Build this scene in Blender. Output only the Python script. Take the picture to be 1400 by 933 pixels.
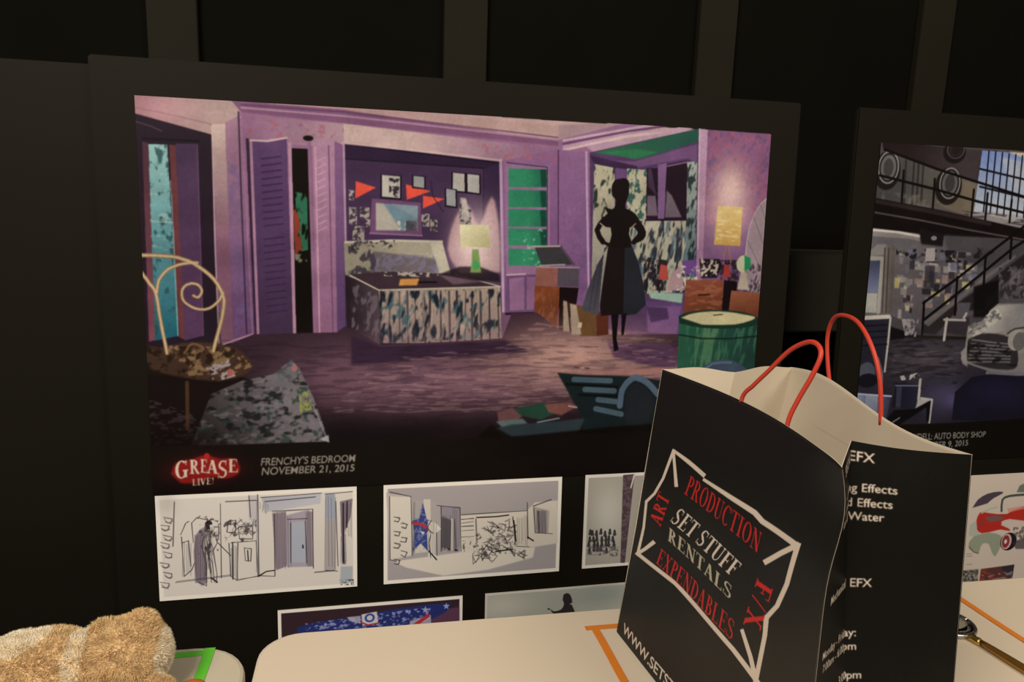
import bpy, bmesh, math, random
import numpy as np
from mathutils import Vector, Matrix
for o in list(bpy.data.objects): bpy.data.objects.remove(o)
SC = bpy.context.scene; COL = SC.collection

# ------------------------------------------------------------------ camera
cd = bpy.data.cameras.new('camera'); cam = bpy.data.objects.new('camera', cd); COL.objects.link(cam)
cd.sensor_width = 36.0; cd.lens = 36.0*1000/1400; cd.clip_start = 0.02
pit, rol, yaw = math.radians(10.65), math.radians(1.93), math.radians(12.73)
fwd = Vector((math.sin(yaw)*math.cos(pit), math.cos(yaw)*math.cos(pit), -math.sin(pit)))
rt = Vector((math.cos(yaw), -math.sin(yaw), 0)); up = rt.cross(fwd)
rt2 = math.cos(rol)*rt + math.sin(rol)*up; up2 = -math.sin(rol)*rt + math.cos(rol)*up
M = Matrix((rt2, up2, -fwd)).transposed().to_4x4(); M.translation = Vector((0, 0, 1.37))
cam.matrix_world = M; SC.camera = cam
# ------------------------------------------------------------------ world, lights, exposure
w = bpy.data.worlds.new('dim_room'); SC.world = w; w.use_nodes = True
bg = w.node_tree.nodes['Background']; bg.inputs[0].default_value = (1.0, .84, .62, 1); bg.inputs[1].default_value = 0.10
SC.view_settings.view_transform = 'Standard'; SC.view_settings.look = 'None'
SC.view_settings.exposure = 0.58; SC.view_settings.gamma = 1.0; SC.view_settings.use_curve_mapping = False
def area(name, loc, target, size, power, col):
    l = bpy.data.lights.new(name, 'AREA'); l.shape = 'RECTANGLE'; l.size = size[0]; l.size_y = size[1]; l.energy = power; l.color = col
    o = bpy.data.objects.new(name, l); COL.objects.link(o); o.location = loc
    o.rotation_euler = (Vector(target)-Vector(loc)).to_track_quat('-Z', 'Y').to_euler(); return o
area('ceiling_light', (-1.1, -.75, 2.95), (.4, 1.1, 1.1), (1.0, .8), 52, (1, .86, .68))
area('ceiling_light', (1.5, -.7, 2.9), (.7, 1.1, 1.0), (1.0, .6), 20, (1, .84, .64))

# ------------------------------------------------------------------ drawing engine for the flat prints
def lin(c):
    c = np.asarray(c, float)
    return np.where(c <= .04045, c/12.92, ((c+.055)/1.055)**2.4)
def hx(s): return np.array([int(s[i:i+2], 16)/255 for i in (1, 3, 5)], np.float32)
def rnd_noise(W, H, sx, sy, seed):
    # filtered random grid, upsampled smoothly, in two octaves
    r = np.random.RandomState(seed); out = np.zeros((H, W), np.float32)
    for amp in (1, .55):
        gx, gy = max(sx/2.4, 1), max(sy/2.4, 1); nx = int(W/gx)+4; ny = int(H/gy)+4; g = r.rand(ny, nx).astype(np.float32)
        for _ in range(2):
            g = (np.roll(g, 1, 0)+2*g+np.roll(g, -1, 0))/4; g = (np.roll(g, 1, 1)+2*g+np.roll(g, -1, 1))/4
        g = (g-g.mean())/(g.std()+1e-6)
        X = np.arange(W)/gx+(np.arange(H)[:, None]*.13/gx); Y = np.arange(H)[:, None]/gy+np.zeros((1, W))
        X = np.minimum(X % (nx-2), nx-2); xi = X.astype(int); yi = Y.astype(int); fx = X-xi; fy = Y-yi; fx = fx*fx*(3-2*fx); fy = fy*fy*(3-2*fy)
        out += amp*((g[yi, xi]*(1-fx)+g[yi, xi+1]*fx)*(1-fy)+(g[yi+1, xi]*(1-fx)+g[yi+1, xi+1]*fx)*fy)
        sx, sy = max(sx/2.2, 2.5), max(sy/2.2, 2.5)
    return .5+.14*out
def blur(a, n):
    for _ in range(n):
        a = a.copy(); a[1:-1] = (a[:-2]+2*a[1:-1]+a[2:])/4; a[:, 1:-1] = (a[:, :-2]+2*a[:, 1:-1]+a[:, 2:])/4
    return a
class Canvas:
    def __init__(s, W, H, bg): s.W, s.H = W, H; s.a = np.empty((H, W, 3), np.float32); s.a[:] = hx(bg)
    def win(s, x0, y0, x1, y1):
        x0, y0 = max(0, int(math.floor(x0))), max(0, int(math.floor(y0))); x1, y1 = min(s.W, int(math.ceil(x1))+1), min(s.H, int(math.ceil(y1))+1)
        return (x0, y0, x1, y1) if x1 > x0 and y1 > y0 else None
    def mask(s, pts, soft=0):
        P = np.array(pts, float).reshape(-1, 2); m = 2*soft+1
        w_ = s.win(P[:, 0].min()-m, P[:, 1].min()-m, P[:, 0].max()+m, P[:, 1].max()+m)
        if not w_: return None, None
        x0, y0, x1, y1 = w_; X = np.arange(x0, x1)+.5; acc = np.zeros((y1-y0, x1-x0), np.float32)
        for sub in (.25, .75):
            Y = np.arange(y0, y1)+sub; ins = np.zeros((y1-y0, x1-x0), bool)
            for i in range(len(P)):
                a, b = P[i-1], P[i]
                if a[1] == b[1]: continue
                ys = np.nonzero((Y >= min(a[1], b[1])) & (Y < max(a[1], b[1])))[0]
                if not len(ys): continue
                xc = a[0]+(Y[ys]-a[1])*(b[0]-a[0])/(b[1]-a[1])
                ins[ys] ^= X[None, :] < xc[:, None]
            acc += ins*.5
        if soft: acc = blur(acc, int(soft*1.6)+1)
        return acc, w_
    def put(s, m, w_, col, al=1):
        x0, y0, x1, y1 = w_; m = (m*al)[..., None]; s.a[y0:y1, x0:x1] = s.a[y0:y1, x0:x1]*(1-m)+col*m
    def run(s, ops):
        for o in ops:
            k = o[0]
            if k == 'p':
                m, w_ = s.mask(o[2], o[3])
                if w_: s.put(m, w_, hx(o[1]), o[4])
            elif k == 'g':
                m, w_ = s.mask(o[4])
                if not w_: continue
                ax = o[3]; d = np.array([ax[2]-ax[0], ax[3]-ax[1]], float); L2 = d@d+1e-6
                x0, y0, x1, y1 = w_; t = ((np.arange(x0, x1)-ax[0])*d[0])[None, :]+((np.arange(y0, y1)-ax[1])*d[1])[:, None]
                t = np.clip(t/L2, 0, 1)[..., None]; s.put(m, w_, hx(o[1])*(1-t)+hx(o[2])*t, o[5])
            elif k == 'l':
                P = np.array(o[3], float).reshape(-1, 2); r = max(o[2]/2, .6); w_ = s.win(P[:, 0].min()-r-2, P[:, 1].min()-r-2, P[:, 0].max()+r+2, P[:, 1].max()+r+2)
                if not w_: continue
                x0, y0, x1, y1 = w_; acc = np.zeros((y1-y0, x1-x0), np.float32)
                for a, b in zip(P[:-1], P[1:]):
                    v = s.win(min(a[0], b[0])-r-2, min(a[1], b[1])-r-2, max(a[0], b[0])+r+2, max(a[1], b[1])+r+2)
                    if not v: continue
                    X = np.arange(v[0], v[2])[None, :]+.5; Y = np.arange(v[1], v[3])[:, None]+.5; d = b-a; L2 = d@d+1e-9
                    t = np.clip(((X-a[0])*d[0]+(Y-a[1])*d[1])/L2, 0, 1); D = np.hypot(X-a[0]-t*d[0], Y-a[1]-t*d[1])
                    q = acc[v[1]-y0:v[3]-y0, v[0]-x0:v[2]-x0]; np.maximum(q, np.clip(r-D+.5, 0, 1), out=q)
                s.put(acc, w_, hx(o[1]), o[4])
            elif k in 'eh':
                cx, cy, rx, ry = o[2:6]; f = 1.1 if k == 'e' else 2.6
                w_ = s.win(cx-rx*f-4, cy-ry*f-4, cx+rx*f+4, cy+ry*f+4)
                if not w_: continue
                x0, y0, x1, y1 = w_; D = np.sqrt(((np.arange(x0, x1)[None, :]-cx)/rx)**2+((np.arange(y0, y1)[:, None]-cy)/ry)**2)
                if k == 'e': s.put(np.clip((1-D)*min(rx, ry)/max(o[6], .7)+.5, 0, 1), w_, hx(o[1]), o[7])
                else: s.put(np.clip(np.exp(-D*D*.9)-.002, 0, 1), w_, hx(o[1]), o[6])
            elif k == 'n':
                m, w_ = s.mask(o[2])
                if not w_: continue
                x0, y0, x1, y1 = w_; nz = rnd_noise(x1-x0, y1-y0, o[3], o[4], o[6])
                s.put(m*np.clip((nz-o[5])*7+.25, 0, 1), w_, hx(o[1]), o[7])
            elif k == 't': s.text(o[1], o[2], o[3], o[4])
            elif k == 'r':
                T, wd = sans(o[2]); h = (o[5]-o[4]); W_ = wd*h*1.14
                s.tris(o[1], T, [o[3]-W_, o[4], o[3], o[4], o[3], o[5], o[3]-W_, o[5]], wd, 0)
    def tris(s, col, T, quad, wd, shear):
        q = np.array(quad, float).reshape(4, 2)
        def mp(x, y):
            a = (x+shear*y)/wd; b = 1-y
            return (1-b)*((1-a)*q[0]+a*q[1])+b*((1-a)*q[3]+a*q[2])
        pts = [[mp(*v) for v in poly] for poly in T]; allp = np.array([p for t in pts for p in t])
        w_ = s.win(allp[:, 0].min()-1, allp[:, 1].min()-1, allp[:, 0].max()+1, allp[:, 1].max()+1)
        if not w_: return
        acc = np.zeros((w_[3]-w_[1], w_[2]-w_[0]), np.float32)
        for t in pts:
            m, v = s.mask(np.array(t).ravel())
            if v:
                x0, y0 = max(v[0], w_[0]), max(v[1], w_[1]); x1, y1 = min(v[2], w_[2]), min(v[3], w_[3])
                if x1 > x0 and y1 > y0:
                    acc[y0-w_[1]:y1-w_[1], x0-w_[0]:x1-w_[0]] += m[y0-v[1]:y1-v[1], x0-v[0]:x1-v[0]]
        s.put(np.clip(acc, 0, 1), w_, hx(col))
    def text(s, col, txt, quad, st):
        if st.startswith('serif'): T, wd = serif(txt, st == 'serifb')
        else: T, wd = sans(txt)
        s.tris(col, T, quad, wd, .12 if st == 'hand' else 0)
_f = {}
def sans(txt):
    if txt in _f: return _f[txt]
    def tri(t):
        cu = bpy.data.curves.new('glyph', 'FONT'); cu.body = t; cu.size = 1; cu.offset = .018
        o = bpy.data.objects.new('glyph', cu); COL.objects.link(o); bpy.context.view_layer.update()
        me = o.evaluated_get(bpy.context.evaluated_depsgraph_get()).to_mesh(); me.calc_loop_triangles()
        V = [v.co[:2] for v in me.vertices]; r = [[V[i] for i in lt.vertices] for lt in me.loop_triangles]
        bpy.data.objects.remove(o); bpy.data.curves.remove(cu); return r
    cap = max(v[1] for t in tri('H') for v in t)
    T = [[(x/cap, y/cap) for x, y in t] for t in tri(txt)]
    x0 = min(v[0] for t in T for v in t); x1 = max(v[0] for t in T for v in t)
    T = [[(x-x0, y) for x, y in t] for t in T]; _f[txt] = (T, x1-x0); return _f[txt]
def serif(txt, bold):
    TH, th = (.19, .07) if bold else (.15, .055); out = []; X = 0
    def rc(a, b, c, d): return [(a, c), (b, c), (b, d), (a, d)]
    def br(x0, y0, x1, y1, w): return [(x0-w/2, y0), (x0+w/2, y0), (x1+w/2, y1), (x1-w/2, y1)]
    def arc(cx, cy, rx, ry, a0, a1, a, b):
        n = 14; A = [math.radians(a0+(a1-a0)*i/n) for i in range(n+1)]
        return [(cx+rx*math.cos(t), cy+ry*math.sin(t)) for t in A]+[(cx+(rx-a)*math.cos(t), cy+(ry-b)*math.sin(t)) for t in A[::-1]]
    def top(a, b): return rc(a, b, 1-th, 1)
    def bot(a, b): return rc(a, b, 0, th)
    S = rc(.1, .1+TH, 0, 1)
    G = {
     'I': ([rc(.12, .12+TH, 0, 1), top(.02, .4), bot(.02, .4)], .42),
     'E': ([S, top(.02, .62), bot(.02, .66), rc(.1, .48, .48, .48+th), rc(.57, .62, .76, 1), rc(.61, .66, 0, .26), rc(.44, .48, .38, .64)], .7),
     'F': ([S, top(.02, .62), bot(.02, .38), rc(.1, .48, .48, .48+th), rc(.57, .62, .76, 1), rc(.44, .48, .38, .64)], .64),
     'L': ([S, top(.02, .38), bot(.02, .62), rc(.57, .62, 0, .26)], .66),
     'T': ([rc(.27, .27+TH, 0, 1), top(0, .7), rc(0, .05, .76, 1), rc(.65, .7, .76, 1), bot(.18, .54)], .72),
     'P': ([S, top(.02, .32), bot(.02, .38), arc(.3, .74, .3, .26, -90, 90, TH, th), rc(.1, .3, .48, .48+th)], .64),
     'R': ([S, top(.02, .32), bot(.02, .36), arc(.3, .74, .3, .26, -90, 90, TH, th), rc(.1, .3, .48, .48+th), br(.64, 0, .36, .5, TH), bot(.54, .76)], .78),
     'B': ([S, top(.02, .32), bot(.02, .32), arc(.28, .76, .28, .24, -90, 90, TH, th), rc(.1, .3, .49, .49+th), arc(.3, .28, .33, .28, -90, 90, TH, th)], .68),
     'D': ([S, top(.02, .32), bot(.02, .32), arc(.3, .5, .42, .5, -90, 90, TH, th)], .76),
     'O': ([arc(.39, .5, .37, .51, 0, 180, TH, th), arc(.39, .5, .37, .51, 180, 360, TH, th)], .8),
     'C': ([arc(.4, .5, .37, .51, 48, 180, TH, th), arc(.4, .5, .37, .51, 180, 312, TH, th), rc(.63, .68, .7, 1)], .74),
     'G': ([arc(.4, .5, .37, .51, 48, 180, TH, th), arc(.4, .5, .37, .51, 180, 312, TH, th), rc(.63, .68, .72, 1), rc(.53, .53+TH, .04, .42), rc(.45, .78, .4, .4+th)], .8),
     'U': ([rc(.1, .1+TH, .28, 1), rc(.6, .6+th, .28, 1), arc(.38, .3, .28, .31, 180, 270, TH, th), arc(.38, .3, .28, .31, 270, 360, th, th), top(.0, .36), top(.5, .76)], .78),
     'N': ([rc(.12, .12+th, 0, 1), rc(.64, .64+th, 0, 1), br(.66, 0, .14, 1, TH*1.2), top(.0, .2), top(.54, .8), bot(.02, .3)], .82),
     'A': ([br(.1, 0, .36, 1, th*1.2), br(.62, 0, .37, 1, TH*1.1), rc(.2, .5, .3, .3+th), bot(0, .24), bot(.48, .78)], .8),
     'V': ([br(.36, 0, .12, 1, TH*1.1), br(.38, 0, .62, 1, th*1.2), top(0, .28), top(.5, .76)], .76),
     'X': ([br(.6, 0, .14, 1, TH*1.2), br(.12, 0, .58, 1, th*1.2), top(0, .3), top(.48, .74), bot(0, .26), bot(.46, .76)], .78),
     'S': ([arc(.31, .75, .27, .26, 40, 250, TH*.75, th), arc(.31, .26, .29, .27, -140, 70, TH*.75, th), br(.46, .38, .16, .64, TH*1.25), rc(.5, .55, .7, 1), rc(.03, .08, 0, .32)], .66),
     '/': ([br(.02, 0, .4, 1, .06)], .46), '!': ([[(.08, 1), (.26, 1), (.19, .3), (.15, .3)], rc(.1, .24, 0, .14)], .34), ' ': ([], .28)}
    for ch in txt:
        g, wd = G.get(ch, ([], .3)); out += [[(x+X, y) for x, y in p] for p in g]; X += wd+.05
    return out, X-.05
DRAWINGS = {
 'bedroom': (1744,968,'#1f1817',[
  ['g','#9a6a8a','#6b486b',[754,-10,760,544],[-4,-1,1740,3,1758,589,-8,583],1],
  ['g','#a87c80','#b79a92',[10,-2,1082,21],[-3,-4,1748,4,1619,45,1089,50,250,23,-6,52],1],
  ['g','#a5767c','#a98f88',[9,16,179,42],[-3,-4,233,-1,249,38,183,81,-6,43],1],
  ['l','#8d626c',2.6,[0,27,93,41,196,60],0.7],
  ['p','#7c5372',[226,-2,505,5,1089,52,1090,66,250,25],1,1],
  ['l','#a97f96',4.5,[250,14,505,20,1089,50],1],
  ['l','#5c3a5a',3.6,[250,7,505,10,1089,44],0.8],
  ['p','#b09088',[523,7,956,10,1086,13,1087,38,834,28],2,0.9],
  ['p','#a4868a',[1088,12,1297,-5,1211,28,1089,50],1,1],
  ['p','#8e6488',[1089,50,1275,0,1409,-3,1169,66,1090,70],1,1],
  ['l','#c0a0a8',6.2,[1104,51,1298,11,1498,-26],0.9],
  ['l','#5e3b5e',4.1,[1104,59,1298,17,1499,-15],0.9],
  ['l','#b694a4',6.2,[1105,67,1298,23,1500,-4],0.9],
  ['l','#cdb4ae',7.2,[1105,75,1299,29,1500,8],0.9],
  ['p','#b08fa0',[1169,62,1466,2,1500,3,1196,79],1,0.9],
  ['g','#8f6582','#b79c98',[267,55,638,73],[253,30,504,38,958,68,959,120,504,98,275,91,245,526,231,526],1],
  ['g','#bfa49b','#8d6684',[676,71,1021,83],[504,38,1088,74,1089,120,924,121,504,93],1],
  ['g','#8a5f88','#6d4a74',[1000,94,1097,480],[921,113,1090,74,1104,491,934,503],1],
  ['n','#a8606c',[835,67,1088,80,1089,114,938,113],9,12,0.55,4,0.6],
  ['n','#a0596a',[258,37,504,46,504,72,266,84],10,8,0.62,5,0.7],
  ['g','#86608a','#6f4f7c',[1127,88,1141,480],[1090,74,1169,78,1202,566,1104,502],1],
  ['n','#96607e',[1090,74,1169,78,1202,566,1104,502],5,8,0.5,8,0.35],
  ['l','#4f3355',3.3,[1090,76,1099,334],1],
  ['l','#b090b4',6.3,[1172,78,1201,544],1],
  ['p','#2b1f2b',[-5,40,176,80,175,383,183,600,-3,599],0,1],
  ['l','#6b5862',2.2,[0,59,32,67,60,78],0.7],
  ['g','#54333f','#7a4650',[21,121,11,564],[13,104,27,107,24,574,7,578],1],
  ['g','#8fc0b8','#1f5f6e',[47,111,46,564],[27,109,71,108,79,564,22,576],1],
  ['n','#2d4f55',[27,109,71,108,79,564,22,576],9,14,0.62,11,0.8],
  ['n','#a9c4b8',[26,175,74,173,77,356,21,358],14,9,0.66,12,0.5],
  ['l','#a5bdb0',2.7,[26,288,76,290],0.8],
  ['l','#9cc0c0',2.8,[76,191,78,564],0.8],
  ['p','#6b3a3c',[75,108,90,109,104,300,95,574,81,568],0,1],
  ['g','#4a3550','#573959',[107,117,117,564],[90,105,142,103,140,564,93,576],1],
  ['l','#6e4a6c',2.1,[142,105,140,564],1],
  ['l','#1e1520',5.2,[15,97,146,97],1],
  ['g','#bda699','#7b5266',[196,59,197,354],[178,56,210,54,213,574,185,588],1],
  ['l','#c8b0a0',3.6,[178,63,176,354,178,584],0.7],
  ['g','#9a7186','#6b4a70',[222,57,237,487],[210,51,246,31,264,565,213,578],1],
  ['n','#6b5a8a',[214,149,243,147,261,545,217,565],7,12,0.5,7,0.5],
  ['l','#3f2a40',3.6,[243,25,244,221,248,559],1],
  ['l','#9b6c8b',3.6,[250,65,263,559],0.7],
  ['l','#c39ba8',3.8,[185,588,216,576,263,561],0.8],
  ['p','#3a2740',[259,84,271,87,285,574,268,565],0,1],
  ['g','#5d406a','#43304a',[320,89,318,584],[269,91,360,81,367,595,283,576],1],
  ['l','#a2788f',7.2,[271,91,277,565],1],
  ['l','#c0a5a0',4.5,[269,89,312,89,360,79],1],
  ['l','#382647',3.3,[295,132,344,124],0.9],
  ['l','#382647',3.3,[295,148,345,140],0.9],
  ['l','#382647',3.3,[296,164,345,156],0.9],
  ['l','#382647',3.3,[296,180,345,172],0.9],
  ['l','#382647',3.3,[296,196,346,188],0.9],
  ['l','#382647',3.3,[296,212,346,204],0.9],
  ['l','#382647',3.3,[297,228,346,221],0.9],
  ['l','#382647',3.3,[297,244,346,237],0.9],
  ['l','#382647',3.3,[297,260,347,253],0.9],
  ['l','#382647',3.3,[297,276,347,269],0.9],
  ['l','#382647',3.3,[298,293,347,286],0.9],
  ['l','#382647',3.4,[298,325,348,318],0.9],
  ['l','#382647',3.4,[299,342,348,335],0.9],
  ['l','#382647',3.4,[299,358,349,351],0.9],
  ['l','#382647',3.4,[299,374,349,368],0.9],
  ['l','#382647',3.4,[299,391,349,384],0.9],
  ['l','#382647',3.4,[300,407,350,401],0.9],
  ['l','#382647',3.4,[300,424,350,417],0.9],
  ['l','#382647',3.4,[300,441,350,434],0.9],
  ['l','#382647',3.4,[300,457,351,451],0.9],
  ['l','#382647',3.4,[301,474,351,468],0.9],
  ['l','#382647',3.4,[301,491,351,484],0.9],
  ['l','#382647',3.4,[301,507,352,501],0.9],
  ['l','#ab8296',8.3,[367,86,371,597],1],
  ['l','#9b7088',5.5,[363,86,418,87],1],
  ['p','#17120f',[372,103,412,103,420,589,375,595],0,1],
  ['n','#2f6e50',[378,207,409,212,409,349,392,353,380,292],9,22,0.35,2,1],
  ['n','#8a3a2a',[373,236,388,273,394,359,375,361],8,16,0.3,3,1],
  ['n','#8b8a74',[375,359,407,359,406,378,376,383],8,6,0.5,3,0.8],
  ['l','#8d6480',9.3,[416,91,424,589],1],
  ['g','#a97d96','#8d6180',[448,101,452,525],[424,85,480,81,482,561,428,589],1],
  ['l','#c7a3ab',3,[436,131,457,121],0.55],
  ['l','#c7a3ab',3,[436,148,457,138],0.55],
  ['l','#c7a3ab',3,[436,165,457,155],0.55],
  ['l','#c7a3ab',3,[436,182,457,172],0.55],
  ['l','#c7a3ab',3,[436,199,457,189],0.55],
  ['l','#c7a3ab',3,[436,216,457,206],0.55],
  ['l','#c7a3ab',3,[436,233,457,223],0.55],
  ['l','#c7a3ab',3,[436,251,457,240],0.55],
  ['l','#c7a3ab',3,[436,268,457,258],0.55],
  ['l','#c7a3ab',3,[436,285,457,275],0.55],
  ['l','#c7a3ab',3,[436,302,457,292],0.55],
  ['l','#c69aa8',3.7,[431,98,436,581],0.9],
  ['l','#6a4768',2.8,[465,93,471,559],1],
  ['g','#82597f','#5b416b',[494,99,491,525],[480,81,506,91,506,549,482,559],1],
  ['e','#1a1214',413,77,12.9,6.5,1,1],
  ['p','#47324f',[504,85,924,115,938,565,504,565],0,1],
  ['p','#33233d',[504,85,924,115,879,133,506,123],0,1],
  ['l','#1f1625',3.8,[504,87,924,115],1],
  ['l','#241a2b',3,[506,123,879,131,881,278],1],
  ['g','#3a2946','#4b3550',[887,139,926,523],[879,133,924,115,938,502,887,482],1],
  ['p','#b6908f',[815,401,805,386,790,365,782,341,784,314,792,285,801,261,812,242,825,228,837,224,848,240,859,267,869,279,881,257,892,221,903,201,912,214,919,243,925,277,929,319,931,366,932,399],9,0.85],
  ['h','#e6ccc4',860,329,57.8,84.8,0.9],
  ['l','#b290ac',8.1,[926,109,943,502],1],
  ['l','#caa9a8',4.7,[500,85,755,98,926,109],0.8],
  ['l','#bc98ab',5.6,[504,89,507,347],0.8],
  ['p','#dd4e3a',[534,176,533,219,587,190],0,1],
  ['p','#dd4e3a',[667,179,669,218,734,194],0,1],
  ['p','#dd4e3a',[713,206,713,238,772,212],0,1],
  ['p','#1f1826',[599,157,655,158,655,218,599,216],0,1],
  ['p','#b5b0a0',[603,158,651,160,651,214,603,212],0,1],
  ['p','#1f1826',[683,155,720,157,720,190,683,188],0,1],
  ['p','#8c8f8c',[687,157,716,159,716,187,687,184],0,1],
  ['p','#1f1826',[790,143,830,145,831,196,790,194],0,1],
  ['p','#a7a398',[794,145,826,147,827,192,794,190],0,1],
  ['p','#1f1826',[830,145,871,147,872,199,831,196],0,1],
  ['p','#a9a89e',[834,147,867,149,868,195,835,192],0,1],
  ['p','#1f1826',[772,185,806,187,807,235,773,232],0,1],
  ['p','#8d908c',[776,186,802,189,803,231,777,228],0,1],
  ['n','#2a2430',[622,165,649,164,649,211,622,212],7,7,0.5,9,0.9],
  ['l','#2a1f30',2.6,[734,170,740,207,769,246],0.8],
  ['p','#9d9488',[516,198,530,199,529,224,516,223],0,1],
  ['n','#3b3040',[516,198,530,199,529,224,516,223],6,6,0.52,477,0.9],
  ['p','#9d9488',[516,240,537,241,537,284,516,283],0,1],
  ['n','#3b3040',[516,240,537,241,537,284,516,283],6,6,0.52,477,0.9],
  ['p','#9d9488',[545,239,570,240,570,269,545,268],0,1],
  ['n','#3b3040',[545,239,570,240,570,269,545,268],6,6,0.52,492,0.9],
  ['p','#9d9488',[560,268,572,269,571,291,560,289],0,1],
  ['n','#3b3040',[560,268,572,269,571,291,560,289],6,6,0.52,500,0.9],
  ['p','#9d9488',[525,286,556,287,556,322,525,321],0,1],
  ['n','#3b3040',[525,286,556,287,556,322,525,321],6,6,0.52,482,0.9],
  ['p','#9d9488',[709,250,731,251,731,284,709,283],0,1],
  ['n','#3b3040',[709,250,731,251,731,284,709,283],6,6,0.52,576,0.9],
  ['p','#9d9488',[733,265,753,266,753,296,733,294],0,1],
  ['n','#3b3040',[733,265,753,266,753,296,733,294],6,6,0.52,588,0.9],
  ['p','#9d9488',[815,207,831,208,832,238,815,236],0,1],
  ['n','#3b3040',[815,207,831,208,832,238,815,236],6,6,0.52,629,0.9],
  ['p','#9d9488',[813,236,846,237,846,277,814,276],0,1],
  ['n','#3b3040',[813,236,846,237,846,277,814,276],6,6,0.52,628,0.9],
  ['p','#6f4a6d',[576,217,707,224,711,307,571,304],0,1],
  ['p','#6c8894',[587,228,699,232,699,295,587,296],0,1],
  ['p','#8e9da2',[624,229,699,232,699,264],3,0.6],
  ['p','#aaa394',[587,228,607,229,654,294,587,296],2,1],
  ['n','#d0c8b0',[644,271,697,270,697,293,644,295],7,7,0.5,21,0.8],
  ['p','#3a3038',[667,270,697,270,697,295,667,296],1,0.7],
  ['l','#8d678a',3.9,[571,304,711,307],1],
  ['g','#8e8873','#a39c86',[560,326,717,342],[502,326,766,319,795,413,505,418],1],
  ['n','#403842',[513,337,579,345,598,414,513,415],12,14,0.48,31,0.9],
  ['p','#4b4050',[579,349,758,366,742,414,569,409],3,0.6],
  ['n','#77718a',[589,355,758,358,771,406,583,409],10,9,0.5,33,0.8],
  ['l','#bfb8a0',5.8,[506,328,628,321,766,321],0.9],
  ['p','#bab39b',[733,326,766,321,791,405,762,406],2,0.9],
  ['n','#2b2530',[521,325,638,320,638,344,521,347],9,6,0.55,36,0.8],
  ['g','#2c2228','#54454d',[510,485,598,484],[505,410,594,448,600,591,508,549],1],
  ['n','#726870',[520,429,594,454,600,585,520,545],8,18,0.55,41,0.7],
  ['p','#3f3038',[509,410,618,400,840,405,933,438,594,448],0,1],
  ['l','#c2b9a0',3.5,[517,411,594,448,933,436],1],
  ['l','#b5a894',3.1,[803,405,933,436],1],
  ['n','#b0a898',[608,400,758,402,769,414,608,412],9,5,0.5,43,0.9],
  ['p','#c98a42',[652,419,704,417,698,435,648,436],1,1],
  ['l','#17121a',4,[704,427,752,426],1],
  ['p','#7d6470',[758,406,840,405,882,424,799,432],3,0.7],
  ['g','#a2907f','#94807a',[759,446,760,582],[594,448,933,438,940,576,600,591],1],
  ['l','#33282f',6,[600,452,599,585],0.86],
  ['l','#33282f',6,[624,452,623,585],0.41],
  ['l','#33282f',4.4,[650,452,651,585],0.5],
  ['l','#33282f',6,[671,451,675,586],0.64],
  ['l','#33282f',3,[693,451,694,586],0.48],
  ['l','#33282f',4.5,[719,451,722,586],0.74],
  ['l','#33282f',6.1,[734,451,734,586],0.79],
  ['l','#33282f',4.5,[764,450,766,586],0.76],
  ['l','#33282f',6.1,[787,450,792,586],0.61],
  ['l','#33282f',6.2,[809,450,812,586],0.87],
  ['l','#33282f',3.1,[834,450,834,586],0.65],
  ['l','#33282f',6.2,[852,449,855,586],0.71],
  ['l','#33282f',6.2,[876,449,881,586],0.69],
  ['l','#33282f',4.6,[901,449,906,586],0.85],
  ['l','#33282f',3.1,[926,449,933,586],0.9],
  ['n','#3d6068',[594,452,933,442,940,572,600,587],12,18,0.6,52,0.8],
  ['n','#1f2733',[594,452,933,442,940,572,600,587],11,26,0.56,51,0.95],
  ['n','#b3a08a',[594,452,933,442,940,572,600,587],9,40,0.62,54,0.6],
  ['l','#1d151b',6,[600,589,760,590,940,578],1],
  ['p','#241b22',[758,406,815,385,871,384,928,403,932,424,861,421],3,0.8],
  ['g','#d8d4a4','#bab282',[838,279,880,335],[816,276,896,276,903,334,817,334],1],
  ['p','#7d9c56',[850,339,868,339,873,369,877,400,846,400,850,370],1.5,1],
  ['e','#4aa25e',861,380,10.4,12.2,1,1],
  ['p','#c3b7ac',[821,212,833,212,842,263,818,264],1,0.8],
  ['p','#906a8c',[936,111,1066,117,1077,401,949,407],0,1],
  ['l','#402c48',2.6,[944,114,1060,121,1066,335],1],
  ['g','#2f8a62','#175844',[959,-307,1038,-314],[949,128,1058,127,1059,173,950,176],1],
  ['p','#123a30',[1039,128,1058,127,1059,172,1044,172],1,0.7],
  ['g','#2f8a62','#175844',[959,-307,1038,-314],[950,182,1059,182,1061,225,951,228],1],
  ['p','#123a30',[1040,182,1059,182,1061,224,1046,225],1,0.7],
  ['g','#2f8a62','#175844',[959,-307,1038,-314],[951,232,1061,232,1062,276,952,278],1],
  ['p','#123a30',[1042,233,1061,232,1062,275,1047,276],1,0.7],
  ['g','#2f8a62','#175844',[959,-307,1038,-314],[952,282,1063,283,1064,326,953,327],1],
  ['p','#123a30',[1043,284,1063,283,1064,324,1049,325],1,0.7],
  ['g','#2f8a62','#175844',[959,-307,1038,-314],[954,335,1064,337,1066,379,955,380],1],
  ['p','#123a30',[1045,337,1064,337,1066,378,1051,379],1,0.7],
  ['n','#7fb08a',[994,281,1058,279,1061,378,997,379],8,6,0.66,61,0.8],
  ['p','#6b4a70',[949,407,1040,402,1035,506,953,507],0,1],
  ['p','#8d6488',[958,415,1002,410,1004,498,962,500],0,1],
  ['p','#8a6086',[1009,410,1036,410,1032,496,1011,498],0,1],
  ['l','#c0a0a8',4.2,[951,405,1004,402],1],
  ['l','#24182a',6.3,[951,509,1044,506],1],
  ['p','#543a60',[1182,78,1511,0,1560,570,1206,548],0,1],
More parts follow.
